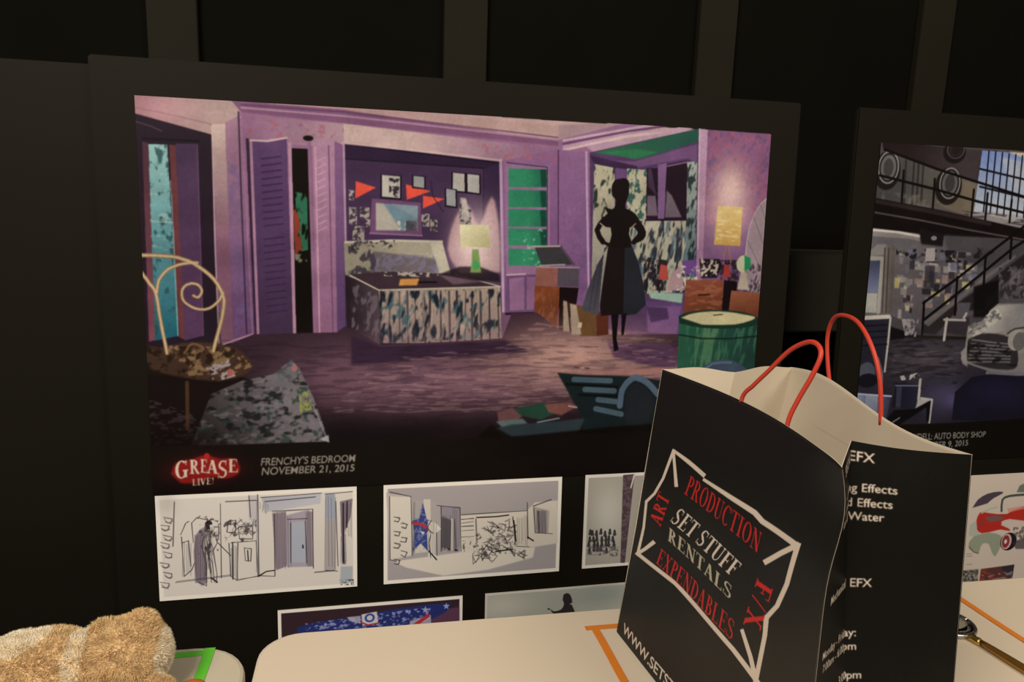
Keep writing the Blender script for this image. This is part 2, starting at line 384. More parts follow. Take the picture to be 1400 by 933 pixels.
  ['g','#2f6b4b','#27554a',[1213,74,1501,19],[1191,79,1511,0,1514,33,1346,86],1],
  ['p','#2f7f50',[1217,76,1322,63,1390,68,1319,90],3,0.8],
  ['p','#76527c',[1315,96,1509,41,1511,96,1482,80,1325,112,1196,95],1,0.8],
  ['p','#3b2745',[1183,86,1205,89,1329,108,1317,125,1197,109],1,0.9],
  ['g','#b0ab8c','#87807a',[1214,115,1230,480],[1197,107,1258,115,1280,490,1203,480],1],
  ['n','#24302c',[1197,107,1258,115,1270,267,1201,269],9,16,0.6,71,0.9],
  ['p','#6b4a78',[1261,115,1296,117,1303,266,1270,267],0,1],
  ['p','#b2ae90',[1296,115,1359,117,1362,265,1303,266],0,1],
  ['n','#2f5650',[1296,115,1359,117,1366,328,1307,329],8,10,0.53,73,0.9],
  ['p','#a9a48c',[1270,267,1364,248,1504,248,1500,447,1374,452,1280,479],0,1],
  ['n','#252c38',[1270,267,1364,248,1504,248,1500,447,1374,452,1280,479],9,34,0.53,75,0.9],
  ['n','#4c6474',[1310,258,1504,248,1500,447,1319,453],8,26,0.6,76,0.8],
  ['g','#9aa597','#566c70',[1494,92,1513,390],[1480,91,1512,87,1529,422,1496,423],1],
  ['n','#1f2b30',[1480,91,1512,87,1529,422,1496,423],6,16,0.52,77,0.85],
  ['p','#2b1c2b',[1356,111,1390,111,1400,247,1361,246],0,1],
  ['p','#70606d',[1362,185,1387,184,1397,238,1363,239],1,1],
  ['p','#54405a',[1359,113,1370,112,1390,184,1363,160],1,0.7],
  ['p','#7d5a85',[1390,101,1417,96,1421,250,1398,249],0,1],
  ['p','#2a1b28',[1417,100,1480,87,1488,246,1418,248],0,1],
  ['p','#6d606a',[1421,168,1438,182,1473,240,1420,242],1,1],
  ['l','#2a1a2c',5.5,[1361,250,1488,246],1],
  ['l','#8a6a8a',3.3,[1419,104,1480,91],1],
  ['g','#b08ea6','#8f6488',[1523,8,1557,521],[1511,0,1539,1,1559,477,1533,477],1],
  ['l','#c5a8ae',4.4,[1514,4,1530,325],0.8],
  ['g','#85587c','#76527c',[1618,24,1651,476],[1539,1,1750,4,1762,543,1554,544],1],
  ['n','#a2566a',[1539,1,1750,4,1751,254,1552,259],7,9,0.5,81,0.6],
  ['n','#5b4a78',[1539,1,1750,4,1744,167,1548,195],8,12,0.6,82,0.5],
  ['h','#e0bcae',1623,154,52.2,68.1,0.95],
  ['h','#dfc0b4',1623,225,71.5,73,0.6],
  ['p','#98858a',[1754,171,1744,180,1730,192,1718,207,1708,225,1700,245,1693,266,1689,287,1687,308,1686,332,1687,362,1688,394,1693,420,1701,438,1711,450,1723,458,1737,461,1752,459,1762,458],1,1],
  ['l','#b5a6a6',3.4,[1754,171,1744,180,1730,192,1718,207,1708,224,1700,244,1693,266,1690,293,1688,323,1687,343],0.8],
  ['l','#75666e',3.2,[1705,233,1751,320],0.7],
  ['l','#75666e',3.2,[1691,299,1753,397],0.7],
  ['l','#75666e',3.2,[1727,200,1751,254],0.7],
  ['g','#d8bd78','#c29a4e',[1608,215,1627,314],[1586,205,1667,206,1668,315,1581,313],1],
  ['n','#e5d59c',[1589,215,1665,213,1667,304,1586,306],20,5,0.55,85,0.5],
  ['l','#9c7050',3.4,[1620,318,1615,355],1],
  ['l','#9c7050',3.4,[1630,318,1640,362],1],
  ['p','#5d4270',[1376,474,1494,469,1496,570,1380,566],0,1],
  ['p','#80598a',[1379,489,1488,486,1477,566,1385,561],2,0.7],
  ['p','#3f2b50',[1376,489,1442,491,1450,522,1393,533],2,0.8],
  ['p','#8fb09c',[1379,448,1491,451,1488,478,1389,465],1,1],
  ['n','#241d26',[1360,350,1434,359,1434,443,1365,444],6,14,0.42,91,0.9],
  ['p','#b34a40',[1414,370,1435,374,1442,413,1409,413],1,1],
  ['p','#a8898c',[1439,443,1450,395,1477,373,1495,442],1,1],
  ['p','#6a4484',[1481,360,1527,355,1530,394,1492,399],1,1],
  ['n','#d2c8b8',[1465,373,1543,372,1542,442,1469,443],7,8,0.55,93,0.8],
  ['p','#1f191d',[1537,353,1603,353,1614,371,1597,406,1545,407],1,0.9],
  ['n','#b4a894',[1541,352,1603,356,1597,402,1545,403],7,5,0.48,94,1],
  ['n','#2a2028',[1603,356,1666,354,1670,414,1608,415],7,9,0.45,95,0.9],
  ['p','#a33a34',[1619,366,1636,370,1643,401,1617,406],1,1],
  ['n','#3d3040',[1643,366,1740,364,1747,449,1649,450],6,8,0.5,96,0.8],
  ['e','#b8ba94',1681,365,21.9,24.2,1,1],
  ['p','#218a56',[1684,341,1705,349,1707,376,1688,387],1,1],
  ['p','#b3a690',[1676,387,1695,389,1707,440,1667,438],1,1],
  ['g','#8c4c36','#6a3824',[1527,416,1545,513],[1498,412,1622,412,1622,512,1495,511],1],
  ['n','#a8694c',[1498,412,1622,412,1622,512,1495,511],20,6,0.55,97,0.5],
  ['l','#2b1512',3.4,[1541,455,1577,453],1],
  ['p','#1f1318',[1622,412,1666,416,1663,508,1621,508],0,1],
  ['g','#96583c','#6e3c28',[1673,445,1683,517],[1648,441,1747,449,1748,521,1643,508],1],
  ['p','#3b3a3d',[1030,331,1105,328,1144,375,1053,381],0,1],
  ['l','#a39c8a',4.2,[1025,329,1107,326],1],
  ['l','#a39c8a',3.4,[1046,379,1120,375],1],
  ['l','#57404f',4.2,[1107,326,1148,375],1],
  ['p','#8f5a4e',[1036,383,1100,382,1100,434,1033,433],0,1],
  ['p','#544a55',[1100,382,1164,385,1164,435,1100,434],0,1],
  ['l','#a08c90',3.2,[1036,383,1164,383],1],
  ['g','#834526','#62321e',[1063,439,1077,544],[1033,433,1107,436,1106,553,1034,534],1],
  ['n','#9a5c3c',[1033,433,1107,436,1106,553,1034,534],7,20,0.55,98,0.5],
  ['p','#1e1214',[1107,436,1164,438,1159,480,1126,555,1108,553],0,1],
  ['g','#3a2833','#241a20',[180,565,172,842],[-17,593,185,594,265,561,481,557,504,541,600,591,940,578,968,507,1044,506,1111,553,1189,566,1383,566,1500,566,1492,700,1754,704,1758,915,-11,856],1],
  ['h','#8c6472',845,691,400.9,80.6,0.85],
  ['h','#7a5868',519,666,216.7,69.5,0.6],
  ['h','#c09484',1158,626,223.6,78.1,0.95],
  ['h','#b88a84',1377,681,187.4,40.2,0.7],
  ['h','#7a5664',499,686,117.9,51.1,0.5],
  ['p','#35243a',[519,565,600,595,949,580,1025,612,760,627,519,642],9,0.8],
  ['p','#5b3d5e',[1257,587,1479,599,1483,669,1282,631],7,0.8],
  ['n','#2a1c28',[180,574,598,595,949,582,1489,577,1743,715,1751,886,80,839],50,5,0.54,101,0.3],
  ['n','#c39a8c',[598,626,949,597,1055,523,1490,588,1473,711,1107,782,459,768],36,4,0.58,102,0.3],
  ['g','#7a5560','#9a6a66',[847,820,1149,696],[952,736,1126,673,1151,739,975,779],0],
  ['p','#a8756c',[1115,669,1494,660,1483,678,1115,686],2,0.7],
  ['l','#5a3b44',3.3,[1159,656,1174,659],1],
  ['l','#5a3b44',3.3,[1193,659,1206,661],1],
  ['h','#1c1418',458,840,649.7,45.8,0.9],
  ['h','#1d1518',174,761,165.9,99.9,0.6],
  ['p','#6b4c2e',[1155,484,1217,492,1225,570,1173,570],0,1],
  ['p','#a4907a',[1119,472,1134,476,1144,557,1122,557],1,1],
  ['p','#a4907a',[1139,480,1159,484,1178,566,1149,566],1,1],
  ['p','#5d2f22',[1220,501,1258,505,1261,566,1225,570],0,1],
  ['p','#c3b48c',[1167,531,1179,533,1177,548,1166,546],0,1],
  ['l','#3d2a1c',3.2,[1132,476,1144,557],1],
  ['g','#2b5f48','#24443c',[1502,588,1708,589],[1483,522,1746,532,1747,711,1487,700],1],
  ['n','#5d8a60',[1534,533,1618,532,1630,702,1545,701],9,60,0.45,111,0.7],
  ['n','#3c7a58',[1484,533,1746,532,1747,711,1487,700],10,40,0.58,112,0.6],
  ['l','#16261f',4.6,[1486,568,1561,579,1658,580,1747,573],0.8],
  ['p','#1d3a2c',[1481,515,1489,511,1501,506,1520,502,1548,499,1582,497,1616,497,1647,498,1677,501,1702,505,1721,510,1736,515,1745,521,1751,527,1752,533,1744,539,1726,544,1699,548,1668,550,1633,551,1594,550,1559,548,1529,544,1502,539,1484,535],0,1],
  ['p','#c2b98a',[1488,519,1498,516,1513,510,1532,506,1557,503,1587,501,1616,501,1645,503,1673,506,1697,510,1717,513,1732,516,1735,521,1722,527,1697,534,1668,539,1630,540,1588,540,1558,539],1,1],
  ['l','#55503c',3.5,[1595,512,1624,510],1],
  ['g','#4c4a52','#35353d',[1203,480,1269,351],[1254,314,1221,369,1193,437,1175,497,1227,514,1237,331],1],
  ['p','#211a1b',[1250,314,1319,312,1318,509,1236,514,1230,480,1243,373],0,1],
  ['p','#2a2c33',[1317,312,1342,361,1364,425,1374,483,1345,509,1304,514,1300,330],0,1],
  ['p','#1e1718',[1258,293,1255,278,1252,260,1248,247,1244,237,1237,226,1234,219,1246,223,1259,226,1265,215,1267,201,1262,195,1255,189,1252,177,1252,164,1255,155,1260,148,1268,144,1277,143,1287,144,1295,148,1302,156,1305,166,1305,179,1302,191,1299,200,1296,208,1296,217,1299,225,1312,230,1327,236,1337,246,1346,257,1356,269,1363,282,1363,293,1357,303,1342,311,1326,316,1318,319,1317,317,1328,305,1339,291,1336,281,1329,274,1321,267,1315,266,1312,276,1311,291,1320,310,1320,325,1285,328,1250,327],0,1],
  ['p','#1e1718',[1259,222,1271,221,1288,221,1304,223,1317,228,1329,236,1336,244,1338,254,1335,263,1324,270,1298,273,1265,274,1239,272,1229,266,1226,258,1225,252],0,1],
  ['l','#1e1718',15,[1234,252,1222,265,1213,281,1221,299,1232,312],1],
  ['l','#1e1718',8.6,[1227,310,1255,322],1],
  ['l','#1e1718',15.2,[1327,249,1341,262,1352,280,1341,297,1328,310],1],
  ['e','#1e1718',1277,172,25.5,27.8,1,1],
  ['e','#1e1718',1287,157,17.8,16.5,1,1],
  ['l','#a9a090',3,[1221,262,1235,272],1],
  ['l','#a9a090',2.6,[1319,270,1330,261],1],
  ['p','#1c1416',[1267,509,1290,509,1287,579,1295,609,1281,614,1275,579],0,1],
  ['p','#1c1416',[1299,509,1315,507,1309,566,1302,570],0,1],
  ['l','#2a2a32',2.2,[1217,373,1199,497],0.6],
  ['l','#2a2a32',2.2,[1230,373,1213,497],0.6],
  ['l','#2a2a32',2.2,[1315,372,1340,496],0.6],
  ['l','#2a2a32',2.2,[1331,371,1356,496],0.6],
  ['l','#77747a',2.2,[1241,362,1229,505],0.5],
  ['p','#1f2a2c',[1108,671,1193,679,1354,685,1509,712,1747,704,1752,903,1389,903,1201,874,1187,795],2,1],
  ['l','#4f6672',15.5,[1160,691,1274,697],0.9],
  ['l','#4f6672',15.7,[1195,720,1287,726],0.9],
  ['l','#4f6672',15.8,[1237,750,1300,758],0.9],
  ['l','#4f6672',15.8,[1231,776,1313,794],0.9],
  ['l','#131716',6.6,[1138,704,1298,715],0.8],
  ['l','#131716',6.7,[1177,735,1299,742],0.8],
  ['l','#54697b',18.3,[1307,769,1308,757,1309,740,1312,724,1319,713,1327,703,1336,696,1343,691,1351,689,1359,690,1369,693,1381,698,1393,706,1405,716,1418,729,1427,738],1],
  ['p','#272c31',[1323,765,1324,744,1328,720,1342,707,1360,703,1377,711,1394,726,1409,744,1417,767,1406,804,1385,834,1355,832,1328,821],4,1],
  ['p','#3f5062',[1522,723,1530,710,1542,691,1555,674,1569,662,1585,652,1602,645,1621,641,1643,641,1663,643,1681,649,1699,657,1714,667,1728,678,1739,691,1747,704,1752,719,1752,733,1745,739,1723,727,1693,707,1666,691,1647,683,1632,678,1616,679,1599,688,1582,702,1570,713],2,1],
  ['p','#2b3136',[1559,729,1629,684,1691,696,1740,738,1748,844,1554,839],4,1],
  ['l','#627a90',7,[1549,687,1572,670,1602,652,1636,649,1663,650],0.6],
  ['p','#6e4a4c',[932,779,975,766,1008,791,986,806,936,805],2,1],
  ['p','#284b3a',[979,769,1073,755,1112,783,1063,803,1008,791],2,1],
  ['p','#7c5048',[1073,760,1151,755,1174,768,1125,792,1085,782],2,1],
  ['p','#5c6e6c',[928,804,1008,798,1024,813,954,827],2,1],
  ['p','#323f44',[915,826,976,814,1113,809,1198,802,1177,851,955,849],3,1],
  ['l','#6e8280',4.4,[1053,810,1119,800],1],
  ['l','#c0a8a0',4.5,[1147,766,1172,771],0.8],
  ['p','#17120f',[879,842,915,813,977,849,1268,831,1750,809,1760,939,880,908],6,0.9],
  ['p','#1f1615',[-15,622,106,622,269,683,171,862,-11,866],8,0.95],
  ['g','#342f2e','#736c6e',[118,800,325,724],[154,711,232,679,311,664,361,626,381,649,417,726,458,844,227,844,98,843],1],
  ['n','#1a1b1c',[154,711,232,679,311,664,361,626,381,649,417,726,458,844,227,844,98,843],20,12,0.57,121,0.8],
  ['n','#7a767a',[154,711,232,679,311,664,361,626,381,649,417,726,458,844,227,844,98,843],16,9,0.62,122,0.6],
  ['n','#2b4038',[154,711,232,679,311,664,361,626,381,649,417,726,458,844,227,844,98,843],12,12,0.63,123,0.7],
  ['p','#6e6a70',[311,668,361,626,379,649,363,685,325,694],3,0.6],
  ['n','#8f9a4a',[378,701,409,716,416,757,381,766],7,8,0.45,125,0.9],
  ['e','#a06a64',368,648,7.6,10,1,1],
  ['l','#a5a0a0',3,[416,746,450,834],0.7],
  ['p','#a4a8a4',[431,837,456,826,458,847],1,1],
  ['n','#4a3e44',[-5,718,101,760,171,852,-5,852],12,5,0.55,126,0.7],
  ['p','#4b362a',[-9,583,1,587,17,591,36,593,58,589,83,583,111,580,146,581,184,586,216,594,238,607,253,624,261,639,258,651,248,660,232,667,212,673,187,677,158,678,123,674,84,668,51,661,26,654,8,646,-5,641],4,0.95],
  ['n','#8d6f4c',[45,587,216,594,261,643,214,659,86,665],11,9,0.5,127,0.9],
  ['n','#2a1d16',[-8,587,216,594,251,643,158,674,-2,660],12,12,0.55,128,0.8],
  ['l','#7a5a3c',5.6,[92,607,97,600,103,590,111,584,121,585,133,590,139,595,136,600,127,604,121,607],0.9],
  ['n','#a59a9a',[141,642,200,623,217,667,162,682],9,7,0.5,129,0.9],
  ['e','#a85a52',203,657,7.4,9.9,1,1],
  ['l','#8a6c48',10.7,[-3,369,12,369,33,369,54,370,69,371,84,373,97,377,110,381,123,387,135,395,148,404,160,414,170,424,178,435,184,446,189,456,192,466,194,476,193,487,191,501,188,517,183,535,176,559,168,585,163,603],1],
  ['l','#8a6c48',8.7,[31,458,32,450,34,439,37,428,44,418,52,409,61,401,72,396,84,391,97,388,110,386,123,385,132,385],1],
  ['l','#8a6c48',9.7,[-3,410,1,417,8,426,14,436,20,443,25,450,29,462,32,480,34,502,37,526,41,555,46,585,49,607],1],
  ['l','#8a6c48',7.8,[192,458,188,465,183,475,175,483,167,490,157,496,146,499,135,499,124,497,114,493,106,488,98,482,93,475,91,466,91,458,93,450,97,444,103,439,109,437,116,435,124,436,130,438,135,442,139,448,140,453,139,459,135,465,131,469,127,469,122,467,119,465],1],
  ['l','#c2a880',5.7,[-3,369,12,369,33,369,54,370,69,371,84,373,97,377,110,381,123,387,135,395,148,404,160,414,170,424,178,435,184,446,189,456,192,466,194,476,193,487,191,501,188,517,183,535,176,559,168,585,163,603],1],
  ['l','#c2a880',4.6,[31,458,32,450,34,439,37,428,44,418,52,409,61,401,72,396,84,391,97,388,110,386,123,385,132,385],1],
  ['l','#c2a880',5.2,[-3,410,1,417,8,426,14,436,20,443,25,450,29,462,32,480,34,502,37,526,41,555,46,585,49,607],1],
  ['l','#c2a880',4.2,[192,458,188,465,183,475,175,483,167,490,157,496,146,499,135,499,124,497,114,493,106,488,98,482,93,475,91,466,91,458,93,450,97,444,103,439,109,437,116,435,124,436,130,438,135,442,139,448,140,453,139,459,135,465,131,469,127,469,122,467,119,465],1],
  ['l','#5b4028',9.4,[95,681,92,799],0.8],
  ['h','#17100f',52,848,126.4,59.9,0.8],
  ['p','#1d1715',[-28,841,399,849,890,849,1829,846,1854,1137,-37,1036],3,1],
  ['h','#8c1f1c',131,905,77.5,30.4,0.7],
  ['p','#a3221f',[46,914,49,906,53,895,60,886,72,882,86,880,100,878,112,874,123,870,134,869,146,871,158,876,170,880,185,880,200,879,211,882,218,892,221,905,220,917,212,924,200,929,187,932,174,931,160,927,147,926,134,930,122,936,109,941,94,941,79,940,69,939],4,0.9],
  ['t','#d8c8ae','G',[56,882,91,879,89,926,55,928],'serifb'],
  ['t','#d8c8ae','R',[93,879,120,880,119,917,92,916],'serifb'],
  ['t','#d8c8ae','E',[121,878,139,881,138,916,119,913],'serifb'],
  ['t','#d8c8ae','A',[137,881,167,884,165,919,136,916],'serifb'],
  ['t','#d8c8ae','S',[165,886,191,883,189,928,163,931],'serifb'],
  ['t','#d8c8ae','E',[191,881,217,882,216,917,190,916],'serifb'],
  ['e','#c02a22',137,871,7.4,8.1,2,1],
  ['t','#d8c8ae','LIVE!',[98,930,154,928,153,945,98,947],'serifb'],
  ['t','#958d7c',"FRENCHY'S BEDROOM",[276,882,527,882,527,901,275,902],'hand'],
  ['t','#958d7c','NOVEMBER 21, 2015',[277,907,525,908,525,927,276,927],'hand']]),
 'garage': (1744,968,'#19150f',[
  ['g','#564b4a','#4c4444',[255,-1,330,582],[-11,-11,828,7,832,583,-16,557],1],
  ['g','#2c2220','#4a3d3c',[102,-2,279,64],[3,-4,371,6,376,103,304,91,203,67,65,31,10,19],1],
  ['g','#4b4844','#6b6254',[26,57,288,135],[3,30,65,34,203,67,308,84,375,99,367,202,295,189,123,173,1,160],1],
  ['p','#7f6f55',[215,163,310,98,362,103,367,202,296,193],6,0.8],
  ['l','#2c2623',7.3,[95,47,102,174],0.6],
  ['l','#2c2623',7.3,[124,46,131,173],0.6],
  ['l','#2c2623',7.3,[141,45,148,172],0.6],
  ['l','#2c2623',7.3,[158,44,165,172],0.6],
  ['n','#7a7264',[19,138,204,145,208,181,5,159],25,30,0.5,3,0.6],
  ['g','#7c93c2','#b5b9b8',[381,13,402,171],[371,6,535,9,672,14,704,214,566,218,365,187],1],
  ['p','#d8c3a0',[401,5,468,5,537,22,677,43,675,29,535,6],2,1],
  ['p','#c3c0b4',[439,21,539,34,678,51,692,139,505,109],8,0.6],
  ['p','#a89c90',[404,182,563,196,568,233,476,221,341,202],4,0.8],
  ['n','#4a3f3d',[317,185,563,196,567,225,341,202],30,4,0.5,8,0.8],
  ['l','#1c1a26',5,[397,7,402,186],1],
  ['l','#1c1a26',5.1,[423,8,428,188],1],
  ['l','#1c1a26',5.1,[449,10,454,190],1],
  ['l','#1c1a26',5.1,[475,12,481,192],1],
  ['l','#1c1a26',5.1,[501,13,507,194],1],
  ['l','#1c1a26',5.1,[527,15,533,197],1],
  ['l','#1c1a26',5.2,[553,17,560,199],1],
  ['l','#1c1a26',5.2,[580,18,587,201],1],
  ['l','#1c1a26',5.2,[606,20,614,203],1],
  ['l','#1c1a26',5.2,[633,22,641,205],1],
  ['l','#1c1a26',5.2,[660,24,668,208],1],
  ['l','#1c1a26',5.3,[687,25,695,210],1],
  ['l','#1c1a26',5.3,[714,27,723,212],1],
  ['l','#1c1a26',5.3,[741,29,750,214],1],
  ['l','#1f1b22',5.6,[370,60,547,85,687,106],1],
  ['l','#1f1b22',5.6,[377,112,554,139,695,160],1],
  ['l','#1f1b22',5.6,[383,157,561,185,703,207],1],
  ['e','#231c1a',30,78,47.6,55.4,4,0.9],
  ['e','#8f877a',34,69,37.5,47,1,1],
  ['e','#2b2524',34,69,32.6,41.9,1,1],
  ['e','#6b655d',34,69,27.5,36,2,1],
  ['e','#49433f',34,69,17.7,25.8,2,1],
  ['e','#231c1a',259,115,49.7,54.8,4,0.9],
  ['e','#8f877a',263,106,39.2,46.5,1,1],
  ['e','#2b2524',263,106,34,41.5,1,1],
  ['e','#6b655d',263,106,28.7,35.7,2,1],
  ['e','#49433f',263,106,18.5,25.6,2,1],
  ['e','#231c1a',268,16,41.7,32.1,4,0.9],
  ['e','#5b504c',272,7,32.9,27.2,1,1],
  ['e','#2c2422',272,7,28.5,24.3,1,1],
  ['e','#352b2a',272,7,24.1,20.9,2,1],
  ['e','#2c2422',272,7,15.5,15,2,1],
  ['l','#1a1412',7.2,[14,19,211,67,371,100,554,137,744,171],1],
  ['l','#1a1412',7.2,[6,93,201,124,379,157,561,185,751,213],1],
  ['l','#1a1412',7.3,[90,76,94,183],1],
  ['l','#1a1412',7.4,[206,96,210,192],1],
  ['l','#1a1412',7.6,[356,122,358,204],1],
  ['l','#1a1412',7.7,[410,131,412,208],1],
  ['l','#1a1412',7.8,[506,148,507,215],1],
  ['l','#1a1412',7.9,[604,165,603,223],1],
  ['p','#1d1615',[0,158,208,183,431,214,569,235,807,269,816,326,576,285,261,263,-7,245],0,1],
  ['l','#5a4c48',5.3,[-3,199,170,218,346,241,573,267],1],
  ['l','#3a2f2d',12.1,[1,167,210,192,432,222],0.8],
  ['g','#6f6660','#5a5252',[50,272,312,509],[-7,246,173,261,262,262,499,265,729,288,758,473,504,475,222,550,94,502,-15,510],1],
  ['p','#4a4444',[262,258,499,265,729,288,740,359,389,352,276,298],8,0.7],
  ['p','#8e8478',[-5,245,168,259,175,280,133,273,-4,269],2,1],
  ['l','#d2c3ac',7.3,[-2,250,94,255,171,265],1],
  ['p','#6a6462',[-9,269,133,277,171,284,164,298,-12,285],5,1],
  ['p','#8b8278',[-7,312,21,292,52,291,56,322,-3,328],2,1],
  ['g','#85796c','#63584e',[41,311,86,310],[52,291,85,294,98,498,43,496],1],
  ['g','#484b60','#74778c',[12,343,17,430],[-10,340,35,339,41,434,-14,434],1],
  ['p','#aaa391',[-14,436,38,436,40,496,-15,494],1,1],
  ['l','#a39a88',12.3,[-7,334,43,333,47,494],1],
  ['l','#453b36',4.9,[49,303,61,494],0.8],
  ['l','#453b36',4.9,[63,303,75,494],0.8],
  ['p','#241d1d',[166,241,262,258,261,294,181,288],5,1],
  ['e','#8b7f78',225,269,10.9,6.9,1,1],
  ['p','#b5a994',[288,331,321,332,323,360,291,360],1,0.85],
  ['p','#3b3437',[302,340,334,341,335,361,303,360],1,0.85],
  ['p','#8f8278',[136,391,163,393,163,411,137,410],1,0.85],
  ['p','#c2b070',[332,376,348,377,348,392,333,391],1,0.85],
  ['p','#8f8278',[345,309,372,310,372,319,345,318],1,0.85],
  ['p','#b5a994',[175,347,188,348,188,356,175,355],1,0.85],
  ['p','#3b3437',[264,308,281,309,281,326,265,325],1,0.85],
  ['p','#857c78',[136,313,168,314,168,328,137,328],1,0.85],
  ['p','#6c6a78',[360,369,383,370,384,390,362,389],1,0.85],
  ['p','#2b2527',[140,480,171,482,171,496,141,495],1,0.85],
  ['p','#8f8278',[373,380,392,381,392,396,374,395],1,0.85],
  ['p','#857c78',[102,380,127,381,127,390,102,389],1,0.85],
  ['p','#8f8278',[120,418,143,419,144,441,122,440],1,0.85],
  ['p','#a0968a',[272,353,296,354,297,374,274,373],1,0.85],
  ['p','#8f8278',[377,346,400,347,402,368,379,367],1,0.85],
  ['p','#3b3437',[145,338,174,339,176,364,147,364],1,0.85],
  ['p','#857c78',[184,372,214,373,214,382,185,381],1,0.85],
  ['p','#857c78',[184,344,215,345,215,358,185,358],1,0.85],
  ['p','#8f8278',[301,420,316,421,317,442,303,441],1,0.85],
  ['p','#b5a994',[291,342,322,343,324,371,293,371],1,0.85],
  ['p','#2b2527',[201,421,234,422,235,440,202,439],1,0.85],
  ['p','#857c78',[319,307,354,308,355,323,320,322],1,0.85],
  ['p','#8f8278',[349,362,381,364,381,374,350,373],1,0.85],
  ['p','#9d8070',[270,379,294,380,296,406,272,405],1,0.85],
  ['p','#c2b070',[199,379,220,380,221,397,200,396],1,0.85],
  ['p','#6c6a78',[135,306,169,307,170,333,137,332],1,0.85],
  ['p','#6c6a78',[365,341,396,342,398,367,368,367],1,0.85],
  ['p','#6c6a78',[130,349,142,350,144,375,132,374],1,0.85],
  ['p','#857c78',[366,406,378,407,380,431,368,430],1,0.85],
  ['p','#a0968a',[240,346,253,347,254,367,242,366],1,0.85],
  ['p','#a0968a',[194,349,226,350,227,368,195,368],1,0.85],
  ['p','#857c78',[196,339,220,340,222,365,198,364],1,0.85],
  ['p','#a0968a',[165,353,197,355,197,366,165,365],1,0.85],
  ['p','#2b2527',[243,406,265,407,266,431,245,430],1,0.85],
  ['p','#a0968a',[178,399,200,400,201,418,180,417],1,0.85],
  ['p','#b5a994',[105,315,127,316,127,325,105,324],1,0.85],
  ['p','#c2b070',[250,391,265,393,265,403,250,402],1,0.85],
  ['p','#8f8278',[291,408,311,410,312,422,291,421],1,0.85],
  ['p','#b5a994',[216,326,228,328,230,351,218,350],1,0.85],
  ['p','#6c6a78',[255,310,278,311,279,333,256,332],1,0.85],
  ['p','#8f8278',[217,448,244,450,244,467,218,466],1,0.85],
  ['p','#c2b070',[289,440,309,442,311,470,292,469],1,0.85],
  ['p','#b5a994',[228,347,253,348,254,371,230,370],1,0.85],
  ['p','#8f8278',[328,342,344,343,344,352,329,351],1,0.85],
  ['p','#9d8070',[217,466,248,468,248,481,218,480],1,0.85],
  ['p','#6c6a78',[251,371,266,372,267,387,252,386],1,0.85],
  ['p','#c2b070',[132,411,144,412,144,423,132,422],1,0.85],
  ['p','#857c78',[105,322,119,323,121,349,107,348],1,0.85],
  ['p','#b5a994',[336,363,369,364,369,373,336,372],1,0.85],
  ['p','#2b2527',[323,308,353,309,354,327,324,327],1,0.85],
  ['p','#8f8278',[136,440,170,441,170,451,137,450],1,0.85],
  ['p','#2b2527',[347,333,361,335,364,364,350,363],1,0.85],
  ['p','#c2b070',[236,430,271,431,271,445,237,444],1,0.85],
  ['p','#2b2527',[377,402,413,403,414,419,378,419],1,0.85],
  ['p','#6c6a78',[384,375,414,376,414,388,384,388],1,0.85],
  ['p','#857c78',[292,330,314,331,316,358,295,357],1,0.85],
  ['p','#9d8070',[133,440,166,441,167,460,135,459],1,0.85],
  ['p','#2b2527',[145,440,160,442,161,460,146,459],1,0.85],
  ['p','#c2b070',[350,399,381,400,383,422,352,421],1,0.85],
  ['p','#3b3437',[275,408,311,409,313,436,278,435],1,0.85],
  ['p','#8f8278',[107,391,127,393,127,405,107,404],1,0.85],
  ['p','#9d8070',[169,391,201,392,202,409,170,408],1,0.85],
  ['p','#6c6a78',[298,339,324,340,326,367,300,366],1,0.85],
  ['p','#a0968a',[119,484,132,486,134,513,121,512],1,0.85],
  ['p','#b5a994',[230,344,247,346,249,369,232,368],1,0.85],
  ['p','#a0968a',[164,338,181,340,182,352,164,351],1,0.85],
  ['p','#c2b070',[358,347,391,348,392,363,359,362],1,0.85],
  ['p','#3b3437',[133,449,147,450,148,464,134,463],1,0.85],
  ['p','#a0968a',[110,386,139,388,139,403,111,402],1,0.85],
  ['p','#9d8070',[196,382,219,384,219,396,196,395],1,0.85],
  ['p','#c2b070',[214,402,229,403,230,417,215,416],1,0.85],
  ['p','#8f8278',[141,465,174,466,174,477,141,476],1,0.85],
  ['p','#3b3437',[295,369,318,370,319,392,297,391],1,0.85],
  ['p','#6c6a78',[141,475,160,477,161,497,142,495],1,0.85],
  ['p','#857c78',[133,394,153,395,154,418,135,417],1,0.85],
  ['p','#9d8070',[294,435,309,436,310,452,295,451],1,0.85],
  ['p','#c2b070',[145,473,160,474,161,490,146,488],1,0.85],
  ['p','#857c78',[265,420,288,421,288,436,266,435],1,0.85],
  ['p','#c2b070',[297,321,313,322,314,342,298,341],1,0.85],
  ['p','#a0968a',[199,351,220,353,222,379,201,378],1,0.85],
  ['p','#8f8278',[234,352,262,353,263,372,235,371],1,0.85],
  ['n','#1f1b1e',[90,302,334,305,339,341,95,345],14,14,0.5,12,0.9],
  ['p','#2b2730',[203,352,240,351,244,420,208,420],2,0.7],
  ['p','#a3958a',[201,300,234,299,239,339,201,340],1,1],
  ['p','#c5b065',[95,389,116,389,115,421,97,421],2,0.8],
  ['n','#241f22',[376,296,478,294,434,327,385,328],10,10,0.5,15,0.8],
  ['p','#2e2726',[220,534,336,468,435,409,580,312,723,255,734,322,586,353,451,450,451,484,339,492,271,563,223,559],3,0.95],
  ['p','#766d66',[219,524,334,451,427,385,545,313,551,321,434,397,340,462,239,538],2,0.8],
  ['l','#171212',8.7,[211,465,335,386,433,317,504,269,567,226],1],
